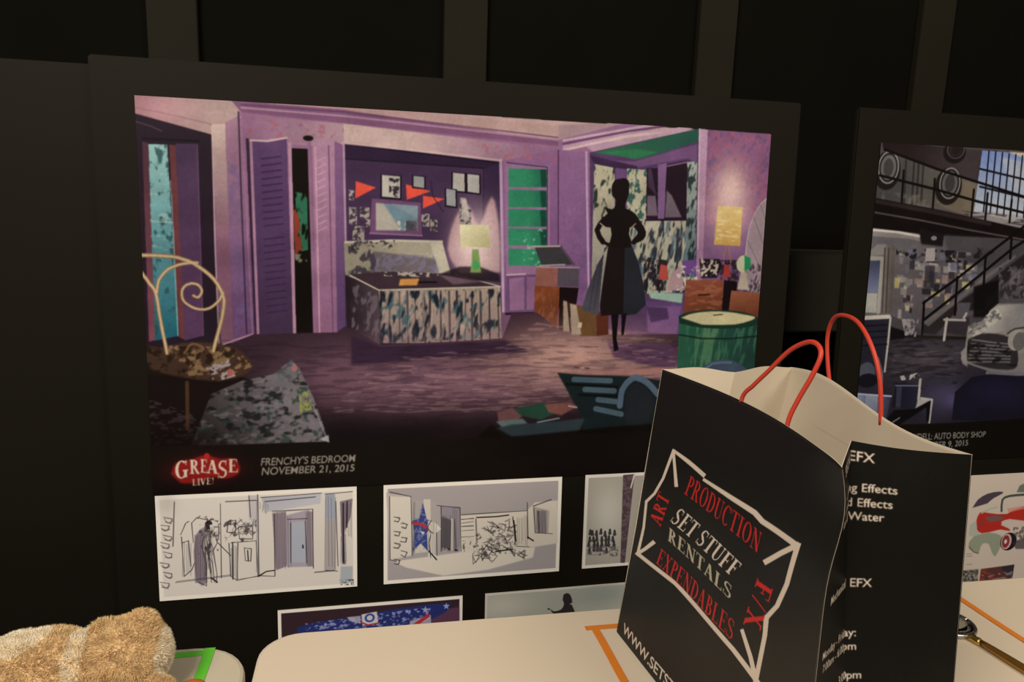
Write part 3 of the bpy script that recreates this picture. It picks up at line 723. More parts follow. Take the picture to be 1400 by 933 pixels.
  ['l','#171212',8.8,[218,518,332,439,430,368,528,297,574,271],1],
  ['l','#171212',8.7,[214,464,219,563],1],
  ['l','#171212',8.8,[330,386,336,501],1],
  ['l','#171212',8.9,[430,319,435,409],1],
  ['l','#171212',8.9,[523,264,527,325],1],
  ['p','#161214',[397,414,492,392,505,483,449,509,410,509],6,0.9],
  ['n','#7c716c',[487,355,635,340,651,449,500,450],20,22,0.55,18,0.7],
  ['n','#2b2526',[487,355,635,340,651,449,500,450],12,14,0.55,19,0.7],
  ['g','#332c30','#2d2830',[208,579,236,814],[101,569,305,579,652,580,788,703,812,853,-27,841,-50,510,94,510],1],
  ['h','#5d5254',246,635,154.1,63.2,0.8],
  ['h','#4a4358',310,754,79.9,59.6,0.9],
  ['h','#62587c',362,769,37.5,30,0.7],
  ['n','#1e1a1e',[80,574,426,579,368,736,97,731],45,6,0.55,22,0.5],
  ['n','#7b6f6c',[120,601,401,603,364,697,115,694],50,5,0.62,23,0.4],
  ['n','#a49a90',[136,514,200,514,196,569,153,565],12,14,0.45,24,0.9],
  ['p','#1a1618',[97,537,151,551,154,574,102,578],2,1],
  ['p','#3b3236',[297,518,394,509,402,570,307,556],2,0.9],
  ['l','#b7ab98',10.4,[307,514,305,579],1],
  ['l','#a79c8c',7.8,[297,516,379,518],1],
  ['p','#5b5558',[340,464,394,463,388,496,345,501],1,1],
  ['p','#b0a594',[366,513,378,492,386,496,376,515],1,1],
  ['p','#33303a',[-22,515,89,512,91,740,-17,739],0,1],
  ['l','#c5b8a2',12.5,[-30,512,88,507],1],
  ['l','#b7ab98',7.6,[94,510,94,578,92,675],1],
  ['p','#2a2630',[-29,519,87,519,83,670,-16,646],2,0.7],
  ['l','#191720',5,[-22,537,83,532],0.8],
  ['l','#191720',5,[-20,555,85,550],0.8],
  ['l','#191720',5,[-18,573,87,568],0.8],
  ['l','#191720',5,[-16,596,90,591],0.8],
  ['e','#54545e',24,679,32.4,33.6,3,1],
  ['e','#1c1a20',31,702,37.9,21.7,3,1],
  ['l','#7c7f7c',5.1,[63,633,69,646,78,665,84,684,86,705,86,726,85,740],0.8],
  ['g','#8f95a8','#3c3c4c',[-19,766,125,788],[-30,738,126,750,113,849,-43,840],1],
  ['l','#b0b2b8',5.1,[-27,741,126,753],1],
  ['g','#a9acb2','#6a6e84',[56,740,72,834],[31,749,76,750,80,834,29,833],0.7],
  ['n','#1d1c26',[-16,794,26,795,25,842,-23,832],14,14,0.4,27,0.9],
  ['g','#1e1c26','#2b2a38',[135,732,215,733],[138,713,229,715,222,795,133,788],1],
  ['p','#4a4858',[142,723,163,723,165,789,146,789],3,0.7],
  ['l','#6f6d78',4.2,[139,720,225,722],1],
  ['n','#b0a898',[151,690,220,681,233,700,158,704],8,8,0.5,29,1],
  ['p','#b8ae9b',[225,700,235,698,236,771,227,786],1,1],
  ['p','#aaa293',[230,767,262,762,279,768,222,795],1,1],
  ['l','#b8ae9b',7.9,[240,762,284,768,282,840],1],
  ['p','#131116',[222,795,279,770,280,839,271,839,265,791,149,855,90,853,142,798],2,1],
  ['l','#8b8684',3.9,[116,849,166,822],1],
  ['p','#8d8478',[392,537,451,518,474,485,499,466,635,465,807,450,850,714,635,696,554,695,495,680,408,655,378,641,390,603],2,1],
  ['g','#b5ab98','#8b857a',[472,509,563,556],[469,490,500,471,692,465,703,537,561,546,458,570],1],
  ['n','#c9bfa8',[392,537,501,480,528,508,425,575,401,603],15,12,0.5,33,0.8],
  ['n','#55504c',[392,537,501,480,528,508,425,575,401,603],12,10,0.6,34,0.7],
  ['p','#37312f',[398,579,410,573,429,566,451,560,478,559,508,561,536,565,558,572,577,580,591,594,602,617,609,645,607,667,595,675,575,677,551,676,524,674,493,670,465,665,440,659,417,651,401,645],3,1],
  ['l','#8a817c',5.3,[414,579,443,582,482,587,529,591,568,594],0.65],
  ['l','#8a817c',5.3,[413,591,443,594,484,597,531,601,570,604],0.65],
  ['l','#8a817c',5.3,[412,603,443,605,485,608,533,611,571,613],0.65],
  ['l','#8a817c',5.3,[411,615,443,616,487,618,534,621,572,623],0.65],
  ['l','#8a817c',5.3,[410,627,443,627,488,629,536,631,574,633],0.65],
  ['l','#8a817c',5.4,[408,638,444,639,490,639,537,641,575,642],0.65],
  ['l','#8a817c',5.4,[407,650,444,650,491,650,539,651,576,652],0.65],
  ['n','#1d191a',[398,579,591,594,607,667,401,645],25,10,0.55,36,0.8],
  ['e','#a09684',589,580,32.6,34.8,2,1],
  ['e','#6b645c',604,585,26.8,29.9,2,1],
  ['l','#3f3a36',5.4,[552,561,562,554,578,546,602,543,623,541],0.9],
  ['p','#9b9186',[375,617,395,603,409,665,386,655],3,0.9],
  ['l','#847c76',13.6,[490,685,531,689,582,693,631,690,668,687],0.9],
  ['g','#1b1822','#201c28',[442,698,455,795],[430,698,497,690,670,701,908,705,933,851,370,837,370,745],1],
  ['h','#2d2646',533,748,118.6,55.6,0.6],
  ['p','#17130f',[-58,847,294,845,658,839,1242,828,1300,1132,-36,1069],2,1],
  ['h','#8c1f1c',61,907,104.8,37.2,1],
  ['p','#a3221f',[-45,928,-42,916,-35,899,-23,885,-1,877,28,872,57,870,89,872,122,877,147,883,162,891,170,901,167,911,146,922,115,933,92,941],3,0.9],
  ['t','#d0c0aa','GREASE',[-23,885,146,875,147,903,-20,915],'serifb'],
  ['t','#b0a898','LIVE!',[36,924,98,918,100,936,37,941],'serifb'],
  ['t','#958d7c','RYDELL: AUTO BODY SHOP',[213,875,511,876,513,894,216,897],'hand'],
  ['t','#958d7c','NOVEMBER 9, 2015',[217,905,444,902,446,920,219,928],'hand']]),
 'hall_sketch': (858,486,'#e6dfd2',[
  ['p','#d3ccbd',[18,18,840,18,840,468,18,468],0,1],
  ['h','#a9a496',45,36,41.5,46.6,0.5],
  ['p','#b5afb0',[383,18,428,16,428,205,384,119],4,0.7],
  ['g','#a9a9ac','#b5b6ba',[504,15,553,110],[441,26,700,25,696,72,477,97,452,104],0.9],
  ['p','#85777f',[160,187,179,163,197,153,195,196,190,263,198,344,201,412,180,429,156,408,150,334,149,260],3,0.95],
  ['p','#8d8085',[485,106,545,101,544,363,496,379],2,1],
  ['p','#a39aa0',[544,119,648,97,657,372,544,368],2,1],
  ['p','#a5aab0',[565,153,630,152,631,351,562,345],1,1],
  ['p','#8d8085',[630,105,660,107,657,372,633,370],1,0.9],
  ['p','#9aa0a6',[718,26,761,29,764,151,716,148],1,1],
  ['p','#9a9490',[716,148,764,151,762,399,713,395],2,0.8],
  ['p','#7a6c74',[783,67,840,56,830,145,803,210,807,373,789,372,786,152],3,0.95],
  ['p','#9aa3a8',[784,381,838,385,837,463,779,468],3,0.8],
  ['p','#bfbab0',[191,217,237,192,233,321,195,337],3,0.6],
  ['p','#2b2527',[200,135,211,122,228,128,231,142,218,145,222,164,203,167],1,1],
  ['l','#2b2629',2.2,[79,28,66,233],0.77],
  ['l','#2b2629',2.2,[77,31,63,236],0.77],
  ['l','#2b2629',2.2,[267,48,262,396],0.77],
  ['l','#2b2629',2.2,[267,48,260,397],0.77],
  ['l','#2b2629',2.2,[389,16,393,121],0.77],
  ['l','#2b2629',2.2,[388,19,391,117],0.77],
  ['l','#2b2629',2.2,[426,15,420,403],0.77],
  ['l','#2b2629',2.2,[424,15,423,400],0.77],
  ['l','#2b2629',2.3,[421,400,492,407,496,109],0.77],
  ['l','#2b2629',2.3,[420,398,490,407,493,108],0.77],
  ['l','#2b2629',2.2,[484,95,661,96,662,380],0.77],
  ['l','#2b2629',2.3,[487,100,663,96,660,382],0.77],
  ['l','#2b2629',2.3,[551,138,636,141],0.77],
  ['l','#2b2629',2.3,[550,139,638,139],0.77],
  ['l','#2b2629',2.3,[563,157,561,345],0.77],
  ['l','#2b2629',2.3,[566,155,563,347],0.77],
  ['l','#2b2629',2.3,[627,150,634,354],0.77],
  ['l','#2b2629',2.3,[628,150,630,352],0.77],
  ['l','#2b2629',2.2,[98,182,122,130,135,123],0.77],
  ['l','#2b2629',2.2,[98,183,119,132,132,122],0.77],
  ['l','#2b2629',2.2,[100,192,106,376,137,349,150,317],0.77],
  ['l','#2b2629',2.2,[102,192,105,379,139,350,150,317],0.77],
  ['l','#2b2629',2.2,[106,218,128,213,134,333],0.77],
  ['l','#2b2629',2.2,[104,221,130,211,136,332],0.77],
  ['l','#2b2629',2.2,[149,221,146,130,168,106,205,119],0.77],
  ['l','#2b2629',2.2,[149,223,144,131,169,108,203,119],0.77],
  ['l','#2b2629',2.2,[195,192,186,246,202,337,197,428],0.77],
  ['l','#2b2629',2.2,[195,192,183,241,199,335,197,428],0.77],
  ['l','#2b2629',2.2,[238,176,248,230,229,265,243,380,239,419],0.77],
  ['l','#2b2629',2.2,[237,178,249,229,232,266,243,380,237,419],0.77],
  ['l','#2b2629',2.2,[206,264,212,340,219,415],0.77],
  ['l','#2b2629',2.2,[208,263,214,338,218,415],0.77],
  ['l','#2b2629',2.2,[224,320,231,413],0.77],
  ['l','#2b2629',2.2,[226,321,231,417],0.77],
  ['l','#2b2629',2.2,[299,236,299,390,327,414],0.77],
  ['l','#2b2629',2.2,[296,234,302,391,326,414],0.77],
  ['l','#2b2629',2.2,[304,234,413,231,417,402,329,410,334,237],0.77],
  ['l','#2b2629',2.2,[308,233,414,231,417,399,327,415,337,234],0.77],
  ['l','#2b2629',2.2,[251,228,303,292],0.77],
  ['l','#2b2629',2.2,[250,230,304,296],0.77],
  ['l','#2b2629',2.2,[296,134,331,129,325,186,292,183,298,130],0.77],
  ['l','#2b2629',2.2,[299,131,328,129,326,190,289,182,297,133],0.77],
  ['l','#2b2629',2.2,[341,163,401,160,399,221,343,216,339,161],0.77],
  ['l','#2b2629',2.2,[342,161,398,163,399,222,343,219,339,162],0.77],
  ['l','#2b2629',2.2,[362,263,391,266,387,327,365,323,362,259],0.77],
  ['l','#2b2629',2.2,[366,262,393,269,389,327,365,322,363,263],0.77],
  ['l','#2b2629',2.2,[237,156,259,155,255,218],0.77],
  ['l','#2b2629',2.2,[236,153,257,157,250,221],0.77],
  ['l','#2b2629',2.3,[764,65,771,378],0.77],
  ['l','#2b2629',2.3,[765,65,772,378],0.77],
  ['l','#2b2629',2.3,[717,29,840,22],0.77],
  ['l','#2b2629',2.3,[718,28,839,23],0.77],
  ['l','#2b2629',2.3,[715,396,769,404],0.77],
  ['l','#2b2629',2.3,[716,395,769,403],0.77],
  ['l','#2b2629',2.3,[667,400,755,398],0.77],
  ['l','#2b2629',2.3,[664,403,759,401],0.77],
  ['l','#2b2629',2.2,[71,399,302,385],0.77],
  ['l','#2b2629',2.2,[68,404,299,390],0.77],
  ['l','#2b2629',2.2,[438,29,703,23],0.77],
  ['l','#2b2629',2.2,[437,30,699,22],0.77],
  ['l','#2b2629',2.2,[455,51,675,40],0.77],
  ['l','#2b2629',2.2,[453,48,675,38],0.77],
  ['l','#2b2629',2.2,[161,408,194,427],0.77],
  ['l','#2b2629',2.2,[163,407,198,431],0.77],
  ['l','#2b2629',2.2,[289,42,421,42],0.77],
  ['l','#2b2629',2.2,[288,39,418,40],0.77],
  ['l','#1c181a',4.6,[417,401,451,382,489,378],0.77],
  ['l','#1c181a',4.6,[420,403,456,380,489,379],0.77],
  ['l','#1c181a',4.4,[205,133,225,120],0.77],
  ['l','#1c181a',4.4,[204,137,227,117],0.77],
  ['l','#1c181a',4.5,[313,233,310,407],0.77],
  ['l','#1c181a',4.5,[313,232,309,405],0.77],
  ['l','#1c181a',4.5,[376,276,378,322],0.77],
  ['l','#1c181a',4.5,[376,274,377,324],0.77],
  ['l','#1c181a',4.5,[220,393,242,413],0.77],
  ['l','#1c181a',4.5,[216,394,244,417],0.77],
  ['l','#1c181a',4.6,[796,76,797,364],0.77],
  ['l','#1c181a',4.6,[798,77,795,361],0.77],
  ['l','#1c181a',4.6,[815,68,813,192],0.77],
  ['l','#1c181a',4.6,[815,69,812,194],0.77],
  ['l','#1c181a',4.6,[617,267,618,280],0.77],
  ['l','#1c181a',4.6,[615,265,615,280],0.77],
  ['n','#2b2629',[276,122,417,130,415,232,281,232],14,14,0.62,5,0.7],
  ['n','#2b2629',[779,448,842,449,842,478,779,473],8,6,0.5,6,0.8],
  ['n','#3b3437',[171,97,268,112,255,267,165,279],10,14,0.63,7,0.7],
  ['l','#4a4442',2.3,[32,101,68,109,60,130,37,118],0.77],
  ['l','#4a4442',2.3,[31,96,66,105,59,128,38,120],0.77],
  ['l','#4a4442',2,[33,105,48,124,69,117],0.68],
  ['l','#4a4442',2,[35,106,47,126,66,116],0.68],
  ['l','#4a4442',2.4,[18,133,51,139,45,159,23,154],0.77],
  ['l','#4a4442',2.4,[19,134,55,139,47,159,24,152],0.77],
  ['l','#4a4442',2,[20,147,33,163,55,155],0.68],
  ['l','#4a4442',2,[20,146,35,160,55,152],0.68],
  ['l','#4a4442',2.4,[25,178,62,190,56,210,35,200],0.77],
  ['l','#4a4442',2.4,[29,182,61,190,55,208,31,201],0.77],
  ['l','#4a4442',2,[28,190,44,204,65,200],0.68],
  ['l','#4a4442',2,[30,191,44,207,66,198],0.68],
  ['l','#4a4442',2.4,[14,212,49,224,45,244,22,238],0.77],
  ['l','#4a4442',2.4,[15,213,50,223,47,242,19,237],0.77],
  ['l','#4a4442',2,[15,228,34,241,52,233],0.68],
  ['l','#4a4442',2,[15,224,34,240,53,235],0.68],
  ['l','#4a4442',2.4,[27,257,59,270,55,288,29,282],0.77],
  ['l','#4a4442',2.4,[22,257,60,267,55,287,32,282],0.77],
  ['l','#4a4442',2,[28,268,42,288,62,284],0.68],
  ['l','#4a4442',2,[28,269,42,288,59,278],0.68],
  ['l','#4a4442',2.4,[7,307,44,314,39,331,18,326],0.77],
  ['l','#4a4442',2.4,[9,304,47,317,39,333,17,327],0.77],
  ['l','#4a4442',2,[16,314,26,332,49,323],0.68],
  ['l','#4a4442',2,[11,318,28,336,48,326],0.68],
  ['l','#4a4442',2.4,[23,351,54,359,52,382,30,373],0.77],
  ['l','#4a4442',2.4,[19,352,57,364,48,384,29,373],0.77],
  ['l','#4a4442',2,[26,362,41,381,56,374],0.68],
  ['l','#4a4442',2,[24,365,37,379,59,376],0.68],
  ['l','#4a4442',2.4,[3,396,44,407,35,429,11,421],0.77],
  ['l','#4a4442',2.4,[8,399,41,405,37,430,11,419],0.77],
  ['l','#4a4442',2,[9,408,25,425,45,417],0.68],
  ['l','#4a4442',2,[12,408,26,426,44,419],0.68],
  ['l','#4a4446',2,[504,109,497,369],0.6],
  ['l','#4a4446',2,[509,102,505,372],0.6],
  ['l','#4a4446',2,[519,113,513,368],0.6],
  ['l','#4a4446',2,[527,105,524,366],0.6],
  ['l','#4a4446',2,[537,105,531,355],0.6],
  ['l','#4a4446',2,[544,107,537,375],0.6],
  ['l','#4a4446',2,[550,124,543,354],0.6],
  ['l','#4a4446',2,[555,129,551,372],0.6],
  ['l','#4a4446',2,[565,126,562,365],0.6],
  ['l','#4a4446',2,[638,114,632,364],0.6],
  ['l','#4a4446',2,[644,109,641,369],0.6],
  ['l','#4a4446',2,[650,111,649,369],0.6],
  ['l','#4a4446',2,[660,115,657,371],0.6],
  ['l','#4a4446',2,[787,79,787,218],0.6],
  ['l','#4a4446',2,[795,83,792,224],0.6],
  ['l','#4a4446',2,[802,72,801,233],0.6],
  ['l','#4a4446',2,[809,84,809,217],0.6],
  ['l','#4a4446',2,[818,81,819,236],0.6],
  ['l','#4a4446',2,[830,81,827,236],0.6],
  ['l','#4a4446',2,[834,77,834,243],0.6],
  ['l','#4a4446',2.1,[786,235,784,363],0.6],
  ['l','#4a4446',2.1,[794,227,791,354],0.6],
  ['l','#4a4446',2.1,[799,224,801,369],0.6],
  ['l','#4a4446',2.1,[807,224,809,363],0.6],
  ['l','#4a4446',2.6,[156,187,150,409],0.6],
  ['l','#4a4446',2.6,[160,191,154,413],0.6],
  ['l','#4a4446',2.6,[165,190,157,410],0.6],
  ['l','#4a4446',2.6,[170,186,165,404],0.6],
  ['l','#4a4446',2.6,[177,188,171,402],0.6],
  ['l','#4a4446',2.6,[182,185,174,406],0.6],
  ['l','#4a4446',2.6,[187,187,183,404],0.6],
  ['l','#4a4446',2.6,[196,196,188,404],0.6],
  ['l','#4a4446',2.6,[199,188,192,401],0.6],
  ['l','#4a4446',2,[720,40,711,398],0.6],
  ['l','#4a4446',2,[731,40,730,377],0.6],
  ['l','#4a4446',2,[744,46,746,378],0.6],
  ['l','#4a4446',2,[763,47,757,391],0.6],
  ['l','#4a4446',2,[306,259,301,396],0.6],
  ['l','#4a4446',2,[310,259,306,389],0.6],
  ['l','#4a4446',2,[318,246,315,393],0.6],
  ['l','#4a4446',2,[325,249,321,406],0.6],
  ['l','#4a4446',2,[329,256,326,415],0.6],
  ['l','#4a4446',1.9,[105,215,98,378],0.6],
  ['l','#4a4446',1.9,[112,220,108,357],0.6],
  ['l','#4a4446',1.9,[121,226,118,362],0.6],
  ['l','#4a4446',1.9,[128,216,126,358],0.6],
  ['l','#4a4446',1.9,[139,224,133,375],0.6],
  ['l','#4a4446',2,[420,41,411,382],0.6],
  ['l','#4a4446',2,[426,32,417,389],0.6],
  ['l','#4a4446',2,[427,36,422,401],0.6],
  ['l','#4a4446',2,[435,51,434,82],0.6],
  ['l','#4a4446',2,[444,64,444,98],0.6],
  ['l','#4a4446',2,[452,55,449,88],0.6],
  ['l','#4a4446',2,[459,57,459,108],0.6],
  ['l','#4a4446',2,[467,62,468,86],0.6],
  ['l','#3b3537',2,[209,279,201,242,214,294],0.59],
  ['l','#3b3537',2,[209,279,201,242,214,294],0.59],
  ['l','#3b3537',2,[239,160,217,203,218,180],0.59],
  ['l','#3b3537',2,[239,160,217,203,218,180],0.59],
  ['l','#3b3537',2,[218,122,209,199,230,254],0.59],
  ['l','#3b3537',2,[218,122,209,199,230,254],0.59],
  ['l','#3b3537',2,[229,157,194,382,201,353],0.59],
  ['l','#3b3537',2,[229,157,194,382,201,353],0.59],
  ['l','#3b3537',2,[212,292,226,325,204,144],0.59],
  ['l','#3b3537',2,[212,292,226,325,204,144],0.59],
  ['l','#3b3537',2,[218,370,213,236,210,276],0.59],
  ['l','#3b3537',2,[218,370,213,236,210,276],0.59],
  ['l','#3b3537',2,[207,350,221,228,213,256],0.59],
  ['l','#3b3537',2,[207,350,221,228,213,256],0.59],
  ['l','#3b3537',2,[209,258,199,145,197,370],0.59],
  ['l','#3b3537',2,[209,258,199,145,197,370],0.59],
  ['l','#3b3537',2,[220,212,220,177,199,171],0.59],
  ['l','#3b3537',2,[220,212,220,177,199,171],0.59],
  ['l','#3b3537',2,[189,293,232,185,199,193],0.59],
  ['l','#3b3537',2,[189,293,232,185,199,193],0.59],
  ['l','#3b3537',2,[209,276,230,263,215,174],0.59],
  ['l','#3b3537',2,[209,276,230,263,215,174],0.59],
  ['l','#3b3537',2,[205,282,205,130,227,286],0.59],
  ['l','#3b3537',2,[205,282,205,130,227,286],0.59],
  ['l','#3b3537',2,[200,351,200,243,211,310],0.59],
  ['l','#3b3537',2,[200,351,200,243,211,310],0.59],
  ['l','#3b3537',2,[222,384,207,217,193,177],0.59],
  ['l','#3b3537',2,[222,384,207,217,193,177],0.59],
  ['l','#3b3537',2,[369,193,311,192,372,139],0.47],
  ['l','#3b3537',2,[369,193,311,192,372,139],0.47],
  ['l','#3b3537',2,[333,148,402,207,375,184],0.47],
  ['l','#3b3537',2,[333,148,402,207,375,184],0.47],
  ['l','#3b3537',2,[307,191,359,151,388,143],0.47],
  ['l','#3b3537',2,[307,191,359,151,388,143],0.47],
  ['l','#3b3537',2,[354,200,399,183,300,188],0.47],
  ['l','#3b3537',2,[354,200,399,183,300,188],0.47],
  ['l','#3b3537',2,[409,129,374,201,385,159],0.47],
  ['l','#3b3537',2,[409,129,374,201,385,159],0.47],
  ['l','#3b3537',2,[340,136,357,127,335,146],0.47],
  ['l','#3b3537',2,[340,136,357,127,335,146],0.47],
  ['l','#3b3537',2,[302,203,307,197,319,163],0.47],
  ['l','#3b3537',2,[302,203,307,197,319,163],0.47],
  ['l','#3b3537',2,[361,153,385,154,340,162],0.47],
  ['l','#3b3537',2,[361,153,385,154,340,162],0.47],
  ['l','#3b3537',2,[403,201,345,121,374,161],0.47],
  ['l','#3b3537',2,[403,201,345,121,374,161],0.47],
  ['l','#3b3537',2,[405,144,403,159,375,147],0.47],
  ['l','#3b3537',2,[405,144,403,159,375,147],0.47]]),
 'gym_sketch': (858,486,'#e6dfd2',[
  ['p','#a39c98',[18,18,840,18,840,468,18,468],0,1],
  ['p','#b5ada4',[12,34,124,59,126,351,30,375],2,1],
  ['p','#d2cbb8',[28,54,129,64,130,351,30,364],2,1],
  ['p','#d5cdb9',[40,375,399,350,732,352,723,404,500,451,282,465,107,411],5,1],
  ['p','#cfc7b4',[361,163,686,161,725,122,838,118,846,339,722,351,359,357],4,1],
  ['p','#a9a29a',[134,80,259,96,271,341,145,342],4,0.7],
  ['p','#c9c2b0',[186,77,218,79,220,337,145,342],2,1],
  ['p','#39457c',[182,92,200,174,230,196,202,244,207,336,173,293,135,331,144,241,133,180,165,171],1,1],
  ['n','#8087a8',[182,92,200,174,230,196,202,244,203,336,135,331,133,180],10,10,0.55,3,0.7],
  ['l','#b03a3c',14.1,[135,190,178,200,221,236],1],
  ['p','#cfc8b8',[168,232,192,239,183,253],1,1],
  ['p','#d6cfbf',[206,184,245,197,270,228,245,247,247,370,208,367],1,1],
  ['p','#8a8288',[268,117,356,122,359,347,271,331],4,0.8],
  ['p','#4d474a',[271,168,313,185,312,333,272,320],3,0.8],
  ['p','#bdb6a6',[316,181,329,181,329,340,316,339],1,1],
  ['p','#9f988e',[716,142,799,168,797,283,730,278],3,0.8],
  ['p','#7f787a',[737,164,783,167,787,282,740,279],3,0.8],
  ['l','#2b2629',2.4,[28,56,30,364],0.77],
  ['l','#2b2629',2.4,[27,53,29,362],0.77],
  ['l','#2b2629',2.4,[28,32,126,60,133,353],0.77],
  ['l','#2b2629',2.4,[27,36,126,60,134,353],0.77],
  ['l','#2b2629',2.4,[247,110,358,130,366,348],0.77],
  ['l','#2b2629',2.4,[251,112,359,128,366,349],0.77],
  ['l','#2b2629',2.4,[269,116,269,343],0.77],
  ['l','#2b2629',2.4,[267,116,273,339],0.77],
  ['l','#2b2629',2.4,[314,191,314,331],0.77],
  ['l','#2b2629',2.4,[315,190,314,336],0.77],
  ['l','#2b2629',2.4,[334,182,342,345],0.77],
  ['l','#2b2629',2.4,[331,183,337,348],0.77],
  ['l','#2b2629',2.4,[364,166,687,162],0.77],
  ['l','#2b2629',2.4,[365,162,687,162],0.77],
  ['l','#2b2629',2.5,[686,120,693,307],0.77],
  ['l','#2b2629',2.5,[687,121,697,308],0.77],
  ['l','#2b2629',2.5,[715,140,806,110],0.77],
  ['l','#2b2629',2.5,[715,143,808,113],0.77],
  ['l','#2b2629',2.5,[721,151,731,278,819,288],0.77],
  ['l','#2b2629',2.5,[719,151,730,277,819,288],0.77],
  ['l','#2b2629',2.5,[743,167,753,277],0.77],
  ['l','#2b2629',2.5,[739,165,748,280],0.77],
  ['l','#2b2629',2.5,[367,186,425,187],0.77],
  ['l','#2b2629',2.5,[364,188,426,184],0.77],
  ['l','#2b2629',2.5,[365,223,426,225],0.77],
  ['l','#2b2629',2.5,[369,222,424,220],0.77],
  ['l','#2b2629',2.5,[437,189,445,310],0.77],
  ['l','#2b2629',2.5,[434,189,440,311],0.77],
  ['l','#2b2629',2.4,[222,183,205,214,221,247,214,294,221,369],0.77],
  ['l','#2b2629',2.4,[223,186,205,215,221,247,210,294,220,366],0.77],
  ['l','#2b2629',2.4,[248,246,250,361],0.77],
  ['l','#2b2629',2.4,[248,246,251,360],0.77],
  ['l','#2b2629',2.4,[200,224,233,247],0.77],
  ['l','#2b2629',2.4,[202,222,232,249],0.77],
  ['l','#2b2629',2.4,[59,374,30,367],0.77],
  ['l','#2b2629',2.4,[61,380,28,364],0.77],
  ['l','#2b2629',2.5,[641,341,703,348],0.77],
  ['l','#2b2629',2.5,[637,340,703,348],0.77],
  ['l','#2b2629',2.5,[614,189,637,334],0.77],
  ['l','#2b2629',2.5,[618,188,632,337],0.77],
  ['l','#1c181a',5.8,[306,332,312,336],0.77],
  ['l','#1c181a',5.8,[304,330,310,336],0.77],
  ['l','#1c181a',5.8,[341,337,348,341],0.77],
  ['l','#1c181a',5.8,[336,338,347,343],0.77],
  ['l','#1c181a',5.8,[438,182,537,183,596,179],0.77],
  ['l','#1c181a',5.8,[442,182,536,183,594,179],0.77],
  ['l','#1c181a',5.8,[213,337,247,378],0.77],
  ['l','#1c181a',5.8,[211,334,249,382],0.77],
  ['l','#1c181a',5.9,[621,208,632,312],0.77],
  ['l','#1c181a',5.9,[622,209,636,315],0.77],
  ['l','#1c181a',6,[693,298,723,318],0.77],
  ['l','#1c181a',6,[696,298,721,318],0.77],
  ['l','#1c181a',5.9,[539,359,621,354],0.77],
  ['l','#1c181a',5.9,[540,361,620,354],0.77],
  ['l','#3a3538',2.5,[509,330,515,353,521,365,495,335],0.72],
  ['l','#3a3538',2.5,[505,331,521,351,527,354,494,326],0.72],
  ['l','#3a3538',3.5,[652,383,684,365,679,410,639,375],0.72],
  ['l','#3a3538',3.5,[659,381,677,362,675,401,643,386],0.72],
  ['l','#3a3538',3.4,[489,348,517,354,499,392,473,364],0.72],
  ['l','#3a3538',3.4,[494,342,518,360,489,386,473,373],0.72],
  ['l','#3a3538',3.4,[466,359,491,361,471,404,465,367],0.72],
  ['l','#3a3538',3.4,[479,364,485,370,470,400,469,365],0.72],
  ['l','#3a3538',2.5,[662,370,676,401,689,392,648,371],0.72],
  ['l','#3a3538',2.5,[651,365,676,388,695,392,646,376],0.72],
  ['l','#3a3538',3.4,[430,373,467,378,426,417,423,363],0.72],
  ['l','#3a3538',3.4,[437,373,457,373,438,410,422,374],0.72],
  ['l','#3a3538',2.3,[515,375,545,383,525,409,502,398],0.72],
  ['l','#3a3538',2.3,[516,376,545,383,517,416,505,397],0.72],
  ['l','#3a3538',2.3,[474,364,501,382,507,395,469,390],0.72],
  ['l','#3a3538',2.3,[480,359,499,381,513,392,465,390],0.72],
  ['l','#3a3538',2.5,[477,312,508,308,473,350,471,323],0.72],
  ['l','#3a3538',2.5,[471,313,505,302,470,356,466,326],0.72],
  ['l','#3a3538',2.3,[485,322,502,336,501,342,481,319],0.72],
  ['l','#3a3538',2.3,[480,320,502,341,508,340,481,321],0.72],
  ['l','#3a3538',2.5,[577,322,605,318,613,366,572,337],0.72],
  ['l','#3a3538',2.5,[584,320,610,319,612,361,569,332],0.72],
  ['l','#3a3538',3.5,[605,356,633,374,629,393,607,355],0.72],
  ['l','#3a3538',3.5,[611,359,633,382,626,384,606,352],0.72],
  ['l','#3a3538',2.5,[491,204,521,225,507,262,490,227],0.72],
  ['l','#3a3538',2.5,[500,206,526,223,499,258,494,234],0.72],
  ['l','#3a3538',2.5,[477,231,501,256,511,259,469,238],0.72],
  ['l','#3a3538',2.5,[472,234,498,256,508,253,464,237],0.72],
  ['l','#3a3538',2.3,[529,309,546,291,555,338,527,331],0.72],
  ['l','#3a3538',2.3,[522,308,539,292,557,347,514,342],0.72],
  ['l','#3a3538',3.4,[598,245,630,231,630,276,589,253],0.72],
  ['l','#3a3538',3.4,[607,247,621,239,633,266,597,255],0.72],
  ['l','#3a3538',2.5,[588,292,615,283,597,310,579,298],0.72],
  ['l','#3a3538',2.5,[595,289,624,281,593,317,580,295],0.72],
  ['l','#3a3538',2.3,[498,292,514,289,529,314,492,295],0.72],
  ['l','#3a3538',2.3,[510,297,516,292,516,326,493,304],0.72],
  ['l','#3a3538',2.5,[518,323,533,332,541,353,507,317],0.72],
  ['l','#3a3538',2.5,[521,323,532,322,553,357,510,325],0.72],
  ['l','#3a3538',3.4,[551,268,557,269,585,296,543,283],0.72],
  ['l','#3a3538',3.4,[549,270,557,277,580,285,531,287],0.72],
  ['l','#3a3538',2.3,[577,211,597,206,599,251,574,228],0.72],
  ['l','#3a3538',2.3,[578,210,602,197,600,251,565,220],0.72],
  ['l','#3a3538',2.3,[538,226,583,224,579,262,538,233],0.72],
  ['l','#3a3538',2.3,[546,217,581,226,579,254,529,230],0.72],
  ['l','#3a3538',3.4,[517,340,536,352,535,376,516,355],0.72],
  ['l','#3a3538',3.4,[526,342,548,352,523,367,517,353],0.72],
